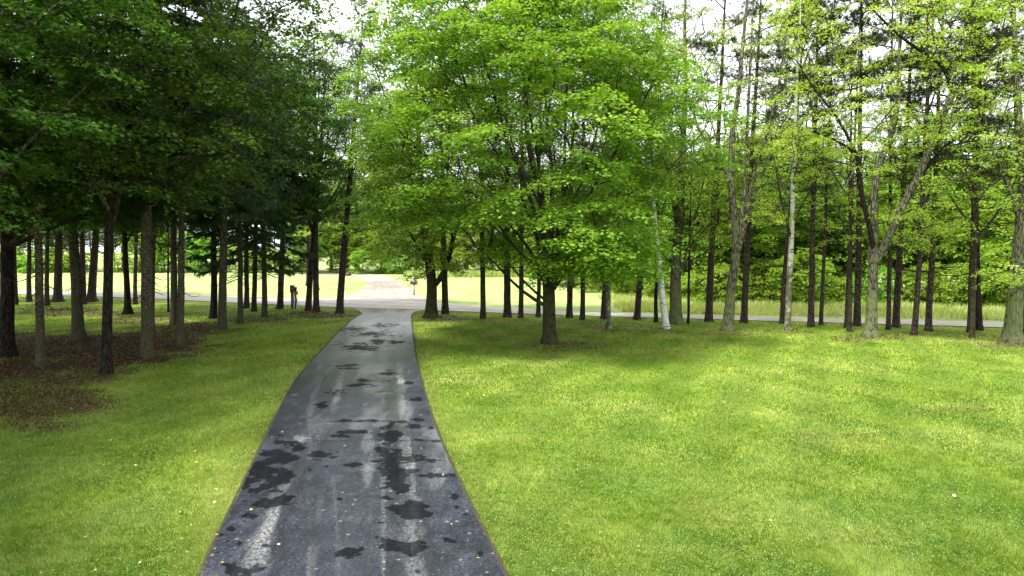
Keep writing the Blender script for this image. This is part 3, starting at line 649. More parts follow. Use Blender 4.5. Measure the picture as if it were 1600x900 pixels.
# needles and leaf litter on the bare earth under the trees
rng = np.random.default_rng(78); n = 420000; Y = 1/(rng.uniform(1/46., 1/14., n)); X = rng.uniform(-1, 1, n)*(Y*.80+1)
ok = (bare_mask(X, Y) > rng.uniform(.15, 1.1, n)) & ~in_drive(X, Y, .05) & (Y < nearline(X)-.2); X, Y = X[ok][:90000], Y[ok][:90000]; n = len(X)
V, F = leaf_geo(np.stack([X, Y, np.full(n, .004)+rng.uniform(0, .02, n)], 1), np.stack([rng.normal(0, .5, n), rng.normal(0, .5, n), np.ones(n)], 1), rng.uniform(0, 6.28, n), rng.uniform(.03, .09, n)*np.clip(Y/24, .7, 1.8), 'quad')
me = mkmesh('leaf_litter', V, [F], ['brown_litter'], False, {'var': ('FACE', rng.uniform(0, 1, n)**1.5)}); o = link('leaf_litter', me); o['kind'] = 'stuff'
# clover leaves growing in the lawn
rng = np.random.default_rng(79); n = 150000; Y = 1/(rng.uniform(1/26., 1/6.8, n)); X = rng.uniform(-1, 1, n)*(Y*.80+1)
cl = fbm(X*.8+9, Y*.8, 55, 5); ok = (cl > .47+.12*rng.uniform(-1, 1, n)) & ~in_drive(X, Y, .06) & (bare_mask(X, Y) < .5); X, Y = X[ok], Y[ok]; n = len(X)
V, F = leaf_geo(np.stack([X, Y, rng.uniform(.012, .038, n)], 1), np.stack([rng.normal(0, .35, n), rng.normal(0, .35, n), np.ones(n)], 1), rng.uniform(0, 6.28, n), rng.uniform(.014, .028, n)*np.clip(Y/11, .8, 2), 'quad', asp=1.5)
me = mkmesh('clover', V, [F], ['clover_leaf'], False, {'var': ('FACE', np.clip(rng.normal(.5, .25, n), 0, 1))}); o = link('clover', me); o['kind'] = 'stuff'
# fallen leaves on lawn and drive
rng = np.random.default_rng(77); n = 1500
Y = 1/(rng.uniform(1/44., 1/7., n)); X = rng.uniform(-1, 1, n)*(Y*.78+1)
w_ = np.where(in_drive(X, Y), .42, .75)*(.08+.8*np.exp(-((X-eL(Y)+1.5)/5)**2)+.6*np.exp(-((X-1.6)/4)**2-((Y-26)/5)**2))
ok = rng.uniform(0, 1, n) < w_*.35; X, Y = X[ok], Y[ok]; n = len(X)
Z = np.where(in_drive(X, Y), .034, .055); Nn = np.stack([rng.normal(0, .25, n), rng.normal(0, .25, n), np.ones(n)], 1)
V, F = leaf_geo(np.stack([X, Y, Z], 1), Nn, rng.uniform(0, 6.28, n), rng.uniform(.03, .06, n), 'maple')
me = mkmesh('fallen_leaves', V, [F], ['litter_leaf'], False, {'var': ('FACE', rng.uniform(0, 1, n))}); o = link('fallen_leaves', me); o['kind'] = 'stuff'

# ------------------------------------------------------------------ shared crowns
def rs(seed): return np.random.default_rng(seed)
def broad(name, seed, n, env, leaf, nper, Rr, size, shape='tri3', stems=None, H=14, cb=3, low_rad=.16, nlimb=6, varb=0, bark='twig_bark', tilt=.45, droop=0, limb_el=(50,75), rtip=.011, thick=.10):
    """crown with its inner limbs around a straight (0,0) trunk of height H"""
    rng = rs(seed); main = stem([(0,0,cb*.7), (0,0,H*.88)], low_rad, .03)
    st = [main]; limbs = []
    for i in range(nlimb):
        z0 = cb+(H*.55-cb)*i/max(1, nlimb-1); az = i*2.4+rng.uniform(-.5, .5); el = math.radians(rng.uniform(*limb_el)); ln = env['rx']*rng.uniform(.6, .95)*(1 if i < nlimb*.6 else .7)/max(.35, math.cos(el))*.7
        p0 = np.array([0, 0, z0]); d = np.array([math.cos(az)*math.cos(el), math.sin(az)*math.cos(el), math.sin(el)])
        p1 = p0+d*ln*.5+np.array([0,0,-.1]); p2 = p1+(d+np.array([0,0,.35]))*ln*.5
        s = stem([p0, p1, p2], low_rad*.5*(1-.4*i/nlimb), .02, rng, .05); st.append(s); limbs.append(s)
    sp = env_points(rng, n, **env)
    ch = grow(seed+1, st, sp, rtip=rtip)
    ch += [(s[:, :3], s[:, 3]) for s in limbs]
    V, F, a = spray_leaves(rng, sp, np.zeros(3), nper, Rr, size, shape, varb=np.full(len(sp), varb), tilt=tilt, droop=droop, thick=thick)
    return crown_mesh(name, ch, [(V, F, a)], leaf, bark)

def needle_tufts(rng, P, D, k, ln, wd, spread=1.0, up=.3):
    n = len(P); idx = np.repeat(np.arange(n), k); m = len(idx)
    d = D[idx]+rng.normal(0, spread, (m, 3)); d[:, 2] += up*.3; d /= np.linalg.norm(d, axis=1)[:, None]
    Nn = rng.normal(0, 1, (m, 3)); Nn = Nn-d*(Nn*d).sum(1)[:, None]
    V, F = leaf_geo(P[idx]+rng.normal(0, ln*.15, (m, 3)), Nn, None, ln*rng.uniform(.7, 1.2, m), 'needle', 0, asp=wd/ln, D=d)
    a = np.clip(rng.normal(.5, .15, n)[idx]+rng.normal(0, .12, m), 0, 1)
    return V, F, a
def pine_crown(name, seed, H, cb, R, nb=46, dead=14, dead_from=3.0):
    rng = rs(seed); ch = []; TP = []; TD = []
    for i in range(nb+dead):
        isd = i < dead
        f = rng.uniform(0, 1) if isd else (i-dead+.5)/nb
        z0 = dead_from+(cb+1-dead_from)*f if isd else cb+(H-cb)*f
        az = i*2.399+rng.uniform(-.3, .3); prof = (.25+.9*math.sin(math.pi*min(1, .22+.78*f)))*(1-.35*f)
        ln = rng.uniform(.5, 2.2) if isd else R*prof*rng.uniform(.7, 1.25); el = math.radians(rng.uniform(-12, 10) if isd else rng.uniform(-5, 18)+30*f)
        t = np.linspace(0, 1, 6); d = np.array([math.cos(az), math.sin(az)])
        r = ln*t; z = z0+math.tan(el)*r-.10*r*np.sin(t*np.pi)+.12*ln*t**3
        P = np.stack([d[0]*r, d[1]*r, z], 1); P[1:] += rng.normal(0, .05*ln**.5, (5, 3))*t[1:, None]
        ch.append((P, np.linspace(.022+.018*ln*.5, .008, 6)))
        if isd: continue
        for q in range(int(9+5*ln)):
            tt = rng.uniform(.38, 1.0); b = np.array([np.interp(tt, t, P[:, c]) for c in range(3)])
            off = rng.normal(0, 1, 3)*np.array([.42, .42, .16])*(.4+ln*.28)*(.5+.5*tt); e = b+off+np.array([d[0], d[1], .3])*.15
            ch.append((np.array([b, (b+e)/2+np.array([0,0,.03]), e]), np.array([.010,.007,.004])))
            for u in range(4): 
                g = e+rng.normal(0, .16, 3)*np.array([1,1,.6]); TP.append(g); TD.append(np.array([d[0]*.6, d[1]*.6, .5]))
    V, F, a = needle_tufts(rng, np.array(TP), np.array(TD), 16, .17, .026, .9)
    return crown_mesh(name, ch, [(V, F, a)], 'pine_needle', 'pine_bark')
def spruce_crown(name, seed, H, cb, R, nb=92, dead=30):
    rng = rs(seed); ch = []; TP = []; TD = []; TL = []
    for i in range(nb+dead):
        isd = i < dead; f = rng.uniform(0, 1) if isd else (i-dead+.5)/nb
        z0 = 2.0+(cb-2)*f if isd else cb+(H-cb)*f**.9; az = i*2.399+rng.uniform(-.4, .4)
        ln = rng.uniform(.3, 1.2) if isd else (R*(1-f)**.75+.3)*rng.uniform(.75, 1.15)
        t = np.linspace(0, 1, 7); d = np.array([math.cos(az), math.sin(az)]); r = ln*t
        z = z0+.10*ln*t-ln*.38*np.sin(t*1.9)**2*(1-.3*f)+.16*ln*t**3
        P = np.stack([d[0]*r, d[1]*r, z], 1); P[1:, :2] += rng.normal(0, .03*ln, (6, 2)); ch.append((P, np.linspace(.012+.012*ln, .006, 7)))
        if isd: continue
        for q in range(int(7+9*ln)):
            tt = rng.uniform(.18, 1)**.8; b = np.array([np.interp(tt, t, P[:, c]) for c in range(3)]); side = rng.choice((-1, 1))
            sl = (.25+.38*ln*(1-tt*.75))*rng.uniform(.5, 1.1)*.75; ax = np.array([d[0]*.75-side*d[1]*.8, d[1]*.75+side*d[0]*.8, -.35]); ax /= np.linalg.norm(ax)
            ns = max(3, int(sl/.09))
            for u in range(ns):
                s_ = (u+.5)/ns*sl; TP.append(b+ax*s_+np.array([0,0,-.25*s_*s_])); TD.append(ax+np.array([0,0,-.3*s_])); TL.append(1)
    V, F, a = needle_tufts(rng, np.array(TP), np.array(TD), 7, .15, .036, .55, 0)
    return crown_mesh(name, ch, [(V, F, a)], 'spruce_needle', 'twig_bark')

CR = {}
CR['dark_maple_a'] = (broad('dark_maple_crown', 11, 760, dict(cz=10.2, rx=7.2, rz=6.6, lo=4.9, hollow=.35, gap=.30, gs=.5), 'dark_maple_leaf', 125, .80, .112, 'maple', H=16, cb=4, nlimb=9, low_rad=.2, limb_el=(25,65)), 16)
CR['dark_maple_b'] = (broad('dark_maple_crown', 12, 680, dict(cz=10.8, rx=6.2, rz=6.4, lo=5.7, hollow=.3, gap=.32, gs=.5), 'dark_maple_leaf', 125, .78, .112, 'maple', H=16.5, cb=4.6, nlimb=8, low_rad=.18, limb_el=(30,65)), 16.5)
CR['maple_m'] = (broad('maple_crown', 13, 420, dict(cz=8.0, rx=4.9, rz=5.2, lo=3.2, hollow=.4, gap=.34, gs=.6), 'maple_leaf', 90, .66, .115, 'maple', H=12, cb=3, nlimb=8, limb_el=(25,65)), 12)
CR['ash_a'] = (broad('pale_crown', 14, 140, dict(cz=12.0, rx=4.3, rz=7.0, lo=4.6, hollow=.45, gap=.40, gs=.6), 'pale_leaf', 80, .56, .098, 'tri3', H=18, cb=5, nlimb=8, limb_el=(50,75)), 18)
CR['ash_b'] = (broad('pale_crown', 15, 125, dict(cz=11.2, rx=3.6, rz=6.6, lo=4.6, hollow=.45, gap=.42, gs=.6), 'pale_leaf', 80, .54, .098, 'tri3', H=17, cb=4.4, nlimb=7, limb_el=(50,75), low_rad=.12), 17)
CR['birch'] = (broad('birch_crown', 16, 210, dict(cz=11.5, rx=2.6, rz=6.2, lo=5.2, hollow=.3, gap=.38, gs=.7), 'maple_leaf', 60, .48, .08, 'quad', H=17, cb=5.5, nlimb=6, low_rad=.09, limb_el=(50,72), droop=.2), 17)
CR['under'] = (broad('understory_crown', 17, 170, dict(cz=5.4, rx=2.7, rz=2.6, lo=2.9, hollow=.3, gap=.33, gs=.8), 'maple_leaf', 70, .48, .10, 'tri3', H=8, cb=2.6, nlimb=7, low_rad=.07, limb_el=(20,60)), 8)
CR['pine_a'] = (pine_crown('pine_crown', 21, 20, 11.8, 2.2, nb=13), 20)
CR['pine_b'] = (pine_crown('pine_crown', 22, 19, 11, 2.1, nb=14, dead=18), 19)
CR['pine_c'] = (pine_crown('pine_crown', 23, 18, 6.4, 2.5, nb=48, dead=12, dead_from=2.6), 18)
CR['spruce_a'] = (spruce_crown('spruce_crown', 24, 17, 6.2, 3.4), 17)
CR['spruce_b'] = (spruce_crown('spruce_crown', 25, 16, 5.9, 3.2, nb=96), 16)
CR['spruce_c'] = (spruce_crown('spruce_crown', 26, 15, 3.3, 2.6, nb=100), 15)
CR['wood_a'] = (broad('wood_crown', 31, 300, dict(cz=6.6, rx=4.3, rz=5.6, lo=1.6, hollow=.55, gap=.27, gs=.5), 'wood_leaf', 50, .74, .21, 'quad', H=11.5, cb=2, nlimb=7, rtip=.016), 12)
CR['wood_b'] = (broad('wood_crown', 32, 280, dict(cz=7.4, rx=3.6, rz=6.2, lo=1.8, hollow=.5, gap=.3, gs=.55), 'wood_leaf', 50, .68, .21, 'quad', H=13, cb=2.4, nlimb=7, rtip=.016), 13.5)
CR['wood_c'] = (broad('wood_crown', 33, 260, dict(cz=5.2, rx=4.0, rz=4.6, lo=.8, hollow=.55, gap=.28, gs=.6), 'bush_leaf', 50, .66, .19, 'quad', H=9, cb=1.4, nlimb=7, rtip=.015), 9.6)
CR['bush_a'] = (broad('bush_crown', 34, 120, dict(cz=1.3, rx=2.0, rz=1.7, lo=.15, hollow=.6, gap=.2, gs=.9), 'bush_leaf', 44, .44, .15, 'quad', H=2.6, cb=.3, nlimb=6, low_rad=.05), 3)
CR['bush_b'] = (broad('bush_crown', 35, 130, dict(cz=1.9, rx=1.9, rz=2.3, lo=.2, hollow=.6, gap=.2, gs=.9), 'bush_leaf', 44, .44, .16, 'quad', H=3.8, cb=.4, nlimb=6, low_rad=.05), 4.2)

def limb_obj(parent, s, matn, k=7):
    g = Geo(); s = np.asarray(s); g.tube(s[:, :3], s[:, 3], k, rng=rs(int(abs(s[1, 0])*999)), rough=.03)
    return link('limb', g.mesh('limb', [matn]), parent)
tree_no = [0]
def place(kind, label, px, py, wpx, x300=None, group=None, H=None, crown=None, bark='pine_bark', name='tree', cat='tree', spread=1.0, flare=.34, wob=.05, rz=None, extra=None, top=None, kink=None):
    """a tree whose trunk foot stands at photo px,py; x300 = px of the trunk where it crosses row 300"""
    tree_no[0] += 1; rng = rs(1000+tree_no[0]); b = gp(px, py); r = max(.045, .86*wpx/2/FPX*b[1])
    lean = 0.0
    if x300 is not None:
        q = at(x300, 300, b[1]); lean = (q[0]-b[0])/q[2]
    leany = rng.normal(0, .012)
    mesh, Hr = CR[crown] if crown else (None, 12); H = H or Hr*rng.uniform(.94, 1.06); sc = H/Hr
    t = thing(name, label, cat, (b[0], b[1], 0), group)
    zt = (top or .93)*H
    pts = [(0,0,-.3), (0,0,0), (lean*2.0*1.0, leany*2, 2), (lean*zt*.5, leany*zt*.5, zt*.5), (lean*zt, leany*zt, zt)]
    if kink: pts[2] = (pts[2][0]+kink, pts[2][1], 2)
    s = stem(pts, r*1.02, max(.02, r*.18), rng, wob*.4, 1.15, n=26)
    g = Geo(); trunk_geo(g, s, 14 if wpx > 10 else 11, rng, flare=flare)
    if extra: 
        for e in extra(b, rng): g.tube(e[:, :3], e[:, 3], 7, rng=rng, rough=.03)
    link('trunk', g.mesh('trunk', [bark]), t)
    if crown:
        c = link('crown', mesh, t); ax = Vector((lean, leany, 1)).normalized()
        q = Vector((0,0,1)).rotation_difference(ax) @ Quaternion((0,0,1), rz if rz is not None else rng.uniform(0, 6.28))
        c.rotation_mode = 'QUATERNION'; c.rotation_quaternion = q; c.scale = (sc*spread, sc*spread, sc)
    return t

# ------------------------------------------------------------------ the big maple on the lawn
def hero_maple():
    b = gp(859, 536); Y0 = b[1]; rng = rs(42)
    t = thing('maple_tree', 'big broad maple standing alone on a bare earth patch in the right lawn', 'tree', (b[0], Y0, 0))
    loc = lambda px, py, dy=0: at(px, py, Y0+dy)-b
    trunk = stem([(0,0,-.3), (0,0,0), loc(858,480), loc(857,430), loc(855,395), loc(850,330), loc(838,275), loc(826,235), loc(819,147,.3), loc(815,30,.5), loc(812,-60,.7)], .285, .03, None, pw=.85, n=40)
    # keep the butt stout up to the fork
    trunk[:, 3] = np.interp(trunk[:, 2], [0, 1.5, 2.6, 3.2, 5, 8, 12, 16], [.29,.26,.25,.20,.15,.11,.07,.03])
    g = Geo(); trunk_geo(g, trunk, 18, rng, flare=.42, fh=.6, rough=.025); link('trunk', g.mesh('trunk', ['maple_bark']), t)
    L_ = []
    def limb(pts, r0, r1=.02): L_.append(stem(pts, r0, r1, rng, .035, .9))
    # two low limbs to the left, then the fan of rising stems
    limb([loc(853,478), loc(838,472), loc(815,455,-.2), loc(792,432,-.4), loc(770,405,-.7), loc(742,385,-1)], .085)
    limb([loc(853,470), loc(836,458), loc(812,432,.5), loc(795,408,.9), loc(765,385,1.4)], .06)
    limb([loc(854,445), loc(838,420,-.1), loc(802,385,-.4), loc(788,360,-.7), loc(750,310,-1.2), loc(700,265,-1.8)], .08)
    limb([loc(854,440), loc(835,400,-.3), loc(800,355,-.9), loc(770,325,-1.4), loc(720,290,-2.2)], .07)
    limb([loc(855,425), loc(838,370,.3), loc(815,310,.8), loc(780,240,1.5), loc(735,170,2.2), loc(700,110,2.6)], .09)
    limb([loc(858,425), loc(846,360,-.4), loc(822,290,-1.2), loc(790,210,-2.0), loc(760,110,-2.8), loc(740,20,-3.2)], .10)
    limb([loc(860,420), loc(862,350,.3), loc(862,280,.4), loc(856,200,.4), loc(850,100,.3), loc(848,0,.2), loc(850,-70,.1)], .12)
    limb([loc(862,425), loc(873,360,-.2), loc(880,290,-.6), loc(885,200,-1.2), loc(885,110,-1.8), loc(890,20,-2.2)], .11)
    limb([loc(864,430), loc(880,375,.3), loc(895,320,.8), loc(925,240,1.4), loc(950,150,2.0), loc(965,60,2.4)], .10)
    limb([loc(864,440), loc(888,380,-.2), loc(905,330,-.7), loc(940,270,-1.3), loc(985,200,-2.0), loc(1020,130,-2.5)], .09)
    limb([loc(866,445), loc(885,405,.1), loc(915,365,.3), loc(960,320,.6), loc(1015,280,.9), loc(1060,255,1)], .07)
    limb([loc(866,452), loc(882,425,-.6), loc(905,400,-1.4), loc(945,375,-2.4), loc(985,360,-3.3)], .06)
    limb([loc(858,440), (.1,-1.0,3.6), (.2,-2.6,5.0), (.4,-4.6,6.6), (.5,-6,8)], .08)
    limb([loc(858,450), (-.5,-1.0,3.1), (-1.5,-3,4.0), (-2.4,-4.8,4.9)], .06)
    limb([loc(858,445), (.5,1.2,3.6), (.9,3.2,5.2), (1.2,5.4,7.2)], .07)
    limb([loc(850,330), (-.8,1.2,6.5), (-1.6,3.4,9), (-2.2,4.4,12)], .07)
    limb([loc(850,320), (-.6,-1.2,7.5), (-1.2,-2.6,10.5), (-1.4,-3.2,13.5)], .07)
    for s in L_: limb_obj(t, s, 'maple_bark')
    sp = np.vstack([env_points(rng, 1000, 8.9, 7.5, 8.3, lo=2.9, cx=-.5, hollow=.5, gap=.42, gs=.42, topw=.9, mind=.38),
                    env_points(rng, 120, 4.4, 6.0, 1.7, lo=2.75, cx=.2, cy=-1.0, hollow=.5, gap=.30, gs=.6),
                    env_points(rng, 85, 3.7, 3.4, 1.0, lo=2.6, cx=2.4, cy=-1.8, hollow=.2, gap=.1)])
    # thin out the lower left, where the photo looks through to the road
    px, py = proj(sp[:, 0]+b[0], sp[:, 1]+b[1], sp[:, 2]); ok = ~((px < 760) & (py > 345)) & ~((px < 830) & (py > 405)) & ~((px > 1015) & (py > 330)) & ~((px>1060) & (py > 270))
    hole = (np.hypot((px-842)/50, (py-345)/100) < 1) & (sp[:, 1] < .8) & (rng.uniform(0,1,len(px)) < .6)
    sp = sp[ok & ~hole]
    ch = grow(43, [trunk]+L_, sp, rtip=.0095)
    V, F, a = spray_leaves(rng, sp, np.array([0,0,0.]), 200, .95, .115, 'maple', dome=.26, thick=.07, tilt=.32)
    link('crown', crown_mesh('maple_crown', ch, [(V, F, a)], 'maple_leaf', 'twig_bark'), t)
hero_maple()

# ------------------------------------------------------------------ grey many-stemmed trees on the right with stems following the photo
def stemmed(label, px, py, r0, stems_px, env, n, leaf, bark, seed, nper=80, Rr=.56, size=.098, radii=None, name='silver_maple', limbbark=None, shape='tri3', extra_env=None, group=None):
    b = gp(px, py); rng = rs(seed); loc = lambda p: at(p[0], p[1], b[1]+(p[2] if len(p) > 2 else 0))-b
    t = thing(name, label, 'tree', (b[0], b[1], 0), group)
    S = []
    for i, pts in enumerate(stems_px):
        ra, rb = radii[i] if radii else (r0*(1 if i == 0 else .5), .03)
        P = [loc(p) for p in pts]
        if i == 0: P = [(0,0,-.3), (0,0,0)]+P
        s = stem(P, ra, rb, rng, .02, .8)
        S.append(s)
        if i == 0:
            g = Geo(); trunk_geo(g, s, 16, rng, flare=.55, fh=.6, rough=.03); link('trunk', g.mesh('trunk', [bark]), t)
        else: limb_obj(t, s, (limbbark or {}).get(i, bark))
    sp = env_points(rng, n, **env)
    if extra_env: sp = np.vstack([sp]+[env_points(rng, k, **e) for k, e in extra_env])
    ch = grow(seed+1, S, sp, rtip=.009)
    V, F, a = spray_leaves(rng, sp, np.zeros(3), nper, Rr, size, shape)
    link('crown', crown_mesh('crown', ch, [(V, F, a)], leaf, 'twig_bark'), t)
    return t, S
stemmed('grey tree forking into several tall bare stems, left of the white-topped aspen', 1136, 516, .27,
    [[(1140,470),(1144,433),(1150,405),(1152,370),(1142,297),(1143,200),(1155,143),(1160,67,.3),(1167,0,.4),(1172,-60,.5)],
     [(1150,408),(1158,360),(1163,297,.2),(1167,200,.3),(1172,100,.5),(1177,0,.6),(1182,-60,.6)],
     [(1151,400),(1164,355,-.3),(1172,300,-.5),(1182,253,-.7),(1200,207,-.9),(1217,133,-1.2),(1228,50,-1.5)],
     [(1152,395),(1166,350,.5),(1176,314,.8),(1190,270,1.0),(1222,205,1.4),(1240,140,1.8),(1252,60,2.0)],
     [(1142,300),(1130,250,.3),(1112,190,.6),(1090,120,1),(1075,60,1.3)]],
    dict(cz=11.5, rx=4.9, rz=6.8, lo=5.2, hollow=.45, gap=.43, gs=.6, cx=.5), 170, 'pale_leaf', 'grey_bark', 101, radii=[(.27,.04),(.13,.03),(.12,.03),(.10,.02),(.06,.02)])
stemmed('mossy low-forking maple whose dark crooked limbs reach to the upper right', 1360, 526, .31,
    [[(1364,470),(1366,411),(1367,369),(1367,300),(1373,257),(1398,205),(1406,147),(1407,55,.3),(1410,-40,.3)],
     [(1366,400),(1363,365,-.2),(1352,326,-.4),(1341,280,-.6),(1340,240,-.7)],
     [(1340,242,-.7),(1328,226,-.7),(1307,217,-.6),(1280,208,-.4),(1250,200,-.2)],
     [(1340,244,-.7),(1322,205,-.9),(1300,172,-1.2),(1270,140,-1.5),(1245,95,-1.8)],
     [(1368,410),(1382,385,-.3),(1405,333,-.6),(1425,292,-.8),(1440,270,-.9),(1450,238,-1),(1468,190,-1.1),(1483,161,-1.2),(1490,145,-1.2)],
     [(1490,147,-1.2),(1508,128,-1.2),(1541,88,-1.1),(1575,55,-1),(1610,25,-.8),(1660,-20,-.5)],
     [(1490,150,-1.2),(1484,135,-1.3),(1483,106,-1.4),(1465,92,-1.5),(1446,84,-1.6),(1412,62,-1.8),(1380,33,-2),(1350,0,-2.2)],
     [(1483,108,-1.4),(1494,84,-1.3),(1503,60,-1.2),(1518,20,-1),(1525,-30,-1)],
     [(1442,268,-.9),(1460,246,-.7),(1483,224,-.5),(1527,183,-.2),(1553,152,0),(1578,128,.2),(1620,80,.4)]],
    dict(cz=11.2, rx=5.6, rz=6.4, lo=5.0, hollow=.45, gap=.40, gs=.55, cx=.6), 190, 'pale_leaf', 'grey_bark', 111,
    radii=[(.27,.04),(.13,.10),(.075,.025),(.07,.025),(.17,.14),(.12,.05),(.11,.03),(.07,.025),(.11,.035)], limbbark={1:'dark_bark',2:'dark_bark',3:'dark_bark',5:'dark_bark',6:'dark_bark',7:'dark_bark',8:'dark_bark'},
    extra_env=[(40, dict(cz=8.6, rx=3.2, rz=1.6, cx=-2.2, hollow=.1, gap=.3)), (50, dict(cz=5.0, rx=2.0, rz=1.2, cx=1.6, hollow=.1, gap=.3)), (50, dict(cz=13.2, rx=4.2, rz=1.8, cx=3.4, cy=-1, hollow=.1, gap=.3))])
stemmed('thick grey tree right behind the white birch, one thin limb leaning right', 1056, 505, .32,
    [[(1056,450),(1058,383),(1064,328),(1068,250),(1072,150,.3),(1070,50,.3),(1072,-40,.4)],
     [(1059,442),(1066,420,-.4),(1080,370,-.8),(1094,314,-1.1),(1108,240,-1.3),(1116,170,-1.4)],
     [(1060,370),(1050,300,.4),(1040,220,.8),(1030,120,1.1),(1026,20,1.3)]],
    dict(cz=11.5, rx=4.6, rz=6.6, lo=4.8, hollow=.45, gap=.38, gs=.6), 190, 'maple_leaf', 'grey_bark', 121, radii=[(.34,.05),(.075,.025),(.13,.03)])
stemmed('stout mossy trunk at the right edge, the thickest tree there', 1582, 534, .34,
    [[(1588,470),(1591,411),(1597,350),(1600,280),(1590,180),(1585,60),(1580,-60)],
     [(1597,350),(1575,290,.3),(1548,230,.7),(1530,150,1.0),(1520,50,1.4)],
     [(1600,330),(1625,270,-.3),(1660,190,-.8),(1700,90,-1)]],
    dict(cz=11.0, rx=5.2, rz=6.6, lo=4.2, hollow=.45, gap=.38, gs=.55), 210, 'pale_leaf', 'grey_bark', 131, radii=[(.36,.05),(.12,.03),(.11,.03)],
    extra_env=[(22, dict(cz=3.0, rx=1.3, rz=.45, cx=-.6, cy=-1.2, hollow=.1, gap=.1))])
stemmed('small forked maple right of the driveway end, its crown hanging low', 674, 496, .33,
    [[(674,462),(675,446),(674,432),(668,400),(660,340),(655,260),(650,160,.3),(652,60,.3)],
     [(678,446),(690,436,-.2),(698,420,-.3),(706,385,-.5),(716,330,-.8),(735,250,-1),(748,150,-1)],
     [(672,420),(650,380,-.5),(625,340,-1.0),(598,300,-1.6)],
     [(668,400),(690,340,.8),(700,260,1.5),(705,180,2)]],
    dict(cz=8.6, rx=4.6, rz=6.2, lo=2.4, hollow=.42, gap=.30, gs=.5), 430, 'maple_leaf', 'maple_bark', 141, nper=110, Rr=.72, size=.12, shape='maple',
    radii=[(.36,.04),(.19,.03),(.09,.03),(.11,.03)], name='maple_tree')

# ------------------------------------------------------------------ left grove
GL = 'tall trees of the shaded grove left of the driveway'
PN, SPR = 'pine_tree', 'spruce_tree'
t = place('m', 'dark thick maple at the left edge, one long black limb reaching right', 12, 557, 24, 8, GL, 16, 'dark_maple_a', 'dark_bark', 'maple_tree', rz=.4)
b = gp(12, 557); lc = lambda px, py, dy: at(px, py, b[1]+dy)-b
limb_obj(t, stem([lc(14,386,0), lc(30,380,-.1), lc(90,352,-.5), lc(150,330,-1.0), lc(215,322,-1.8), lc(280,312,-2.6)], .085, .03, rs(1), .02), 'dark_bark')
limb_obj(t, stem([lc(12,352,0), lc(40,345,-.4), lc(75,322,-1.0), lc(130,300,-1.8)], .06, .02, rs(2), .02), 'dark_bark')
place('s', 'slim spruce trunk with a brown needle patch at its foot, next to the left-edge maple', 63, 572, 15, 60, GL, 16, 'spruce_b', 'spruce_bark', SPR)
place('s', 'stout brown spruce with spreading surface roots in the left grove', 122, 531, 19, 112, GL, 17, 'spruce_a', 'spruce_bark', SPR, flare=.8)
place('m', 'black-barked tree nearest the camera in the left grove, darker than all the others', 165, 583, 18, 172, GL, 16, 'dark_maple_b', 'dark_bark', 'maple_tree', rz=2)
place('s', 'light grey flaky spruce trunk standing at the lawn edge of the left grove', 229, 558, 21, 231, GL, 17, 'spruce_b', 'spruce_bark', SPR)
place('s', 'front one of the twin slim spruces, just right of the light grey spruce', 281, 540, 13, 283, GL, 16, 'spruce_a', 'spruce_bark', SPR)
place('s', 'rear one of the twin slim spruces, half hidden at its left', 271, 507, 12, 272, GL, 16, 'spruce_b', 'spruce_bark', SPR)
place('s', 'rough spruce at the grove edge, first well right of the twin slim spruces', 347, 514, 15, 352, GL, 17, 'spruce_b', 'spruce_bark', SPR)
place('s', 'dark trunk close behind the left side of the rough grove-edge spruce', 333, 497, 12, 333, GL, 16, 'dark_maple_b', 'dark_bark', 'maple_tree', rz=4.2)
place('s', 'slender spruce with bluish drooping boughs, right of the rough grove-edge spruce', 375, 505, 10, 377, GL, 15, 'spruce_c', 'spruce_bark', SPR)
place('s', 'slender spruce trunk standing alone between the drooping blue boughs and the utility posts', 413, 494, 10, 410, GL, 16, 'spruce_c', 'spruce_bark', SPR)
place('p', 'thin dark pine at the back of the grove, right one of a close pair', 397, 486, 9, 400, GL, 18, 'spruce_a', 'pine_bark', PN)
place('p', 'thin dark pine at the back of the grove, left one of a close pair', 385, 481, 9, 386, GL, 18, 'spruce_b', 'pine_bark', PN)
place('m', 'dark trunk with a widely flared foot in the middle of the left grove', 200, 490, 11, 193, GL, 15, 'dark_maple_b', 'dark_bark', 'maple_tree', flare=.9, rz=1)
place('p', 'thin pine behind the middle of the left grove, seen against the bright field', 211, 475, 7, 216, GL, 17, 'spruce_a', 'pine_bark', PN)
place('p', 'wide-footed pine at the back of the left grove, leaning right', 142, 471, 14, 155, GL, 17, 'spruce_a', 'pine_bark', PN, flare=.7)
place('p', 'dark pine trunk partly hidden behind the right of the stout rooted spruce', 130, 475, 10, 126, GL, 17, 'spruce_b', 'pine_bark', PN)
place('p', 'wide-footed pine at the back left of the grove, thickest against the bright field', 90, 471, 14, 93, GL, 18, 'spruce_a', 'pine_bark', PN, flare=.6)
place('p', 'thin pine beside the wide-footed one, on its left', 73, 476, 8, 74, GL, 17, 'spruce_b', 'pine_bark', PN)
place('p', 'thin dark pine between the left-edge maple and the slim spruce', 45, 471, 8, 45, GL, 17, 'spruce_a', 'pine_bark', PN)
place('p', 'dark pine close beside the left-edge maple, touching it from behind', 23, 476, 9, 22, GL, 17, 'spruce_b', 'pine_bark', PN)
place('p', 'very thin young pole of a tree standing left of the twin spruces', 263, 487, 4, 262, GL, 9, 'under', 'dark_bark', 'young_tree', flare=.2)
place('p', 'spruce right behind the light grey one, showing only at its right side', 237, 518, 9, 238, GL, 15, 'spruce_a', 'spruce_bark', SPR)
place('p', 'dark pine that leans right, between the slender spruce and the utility posts', 437, 482, 11, 446, GL, 18, 'spruce_a', 'pine_bark', PN, flare=.4)
place('p', 'wide-footed leaning pine just right of the utility posts, behind its straight neighbour', 481, 485, 11, 496, GL, 17, 'dark_maple_b', 'pine_bark', PN, spread=.8)
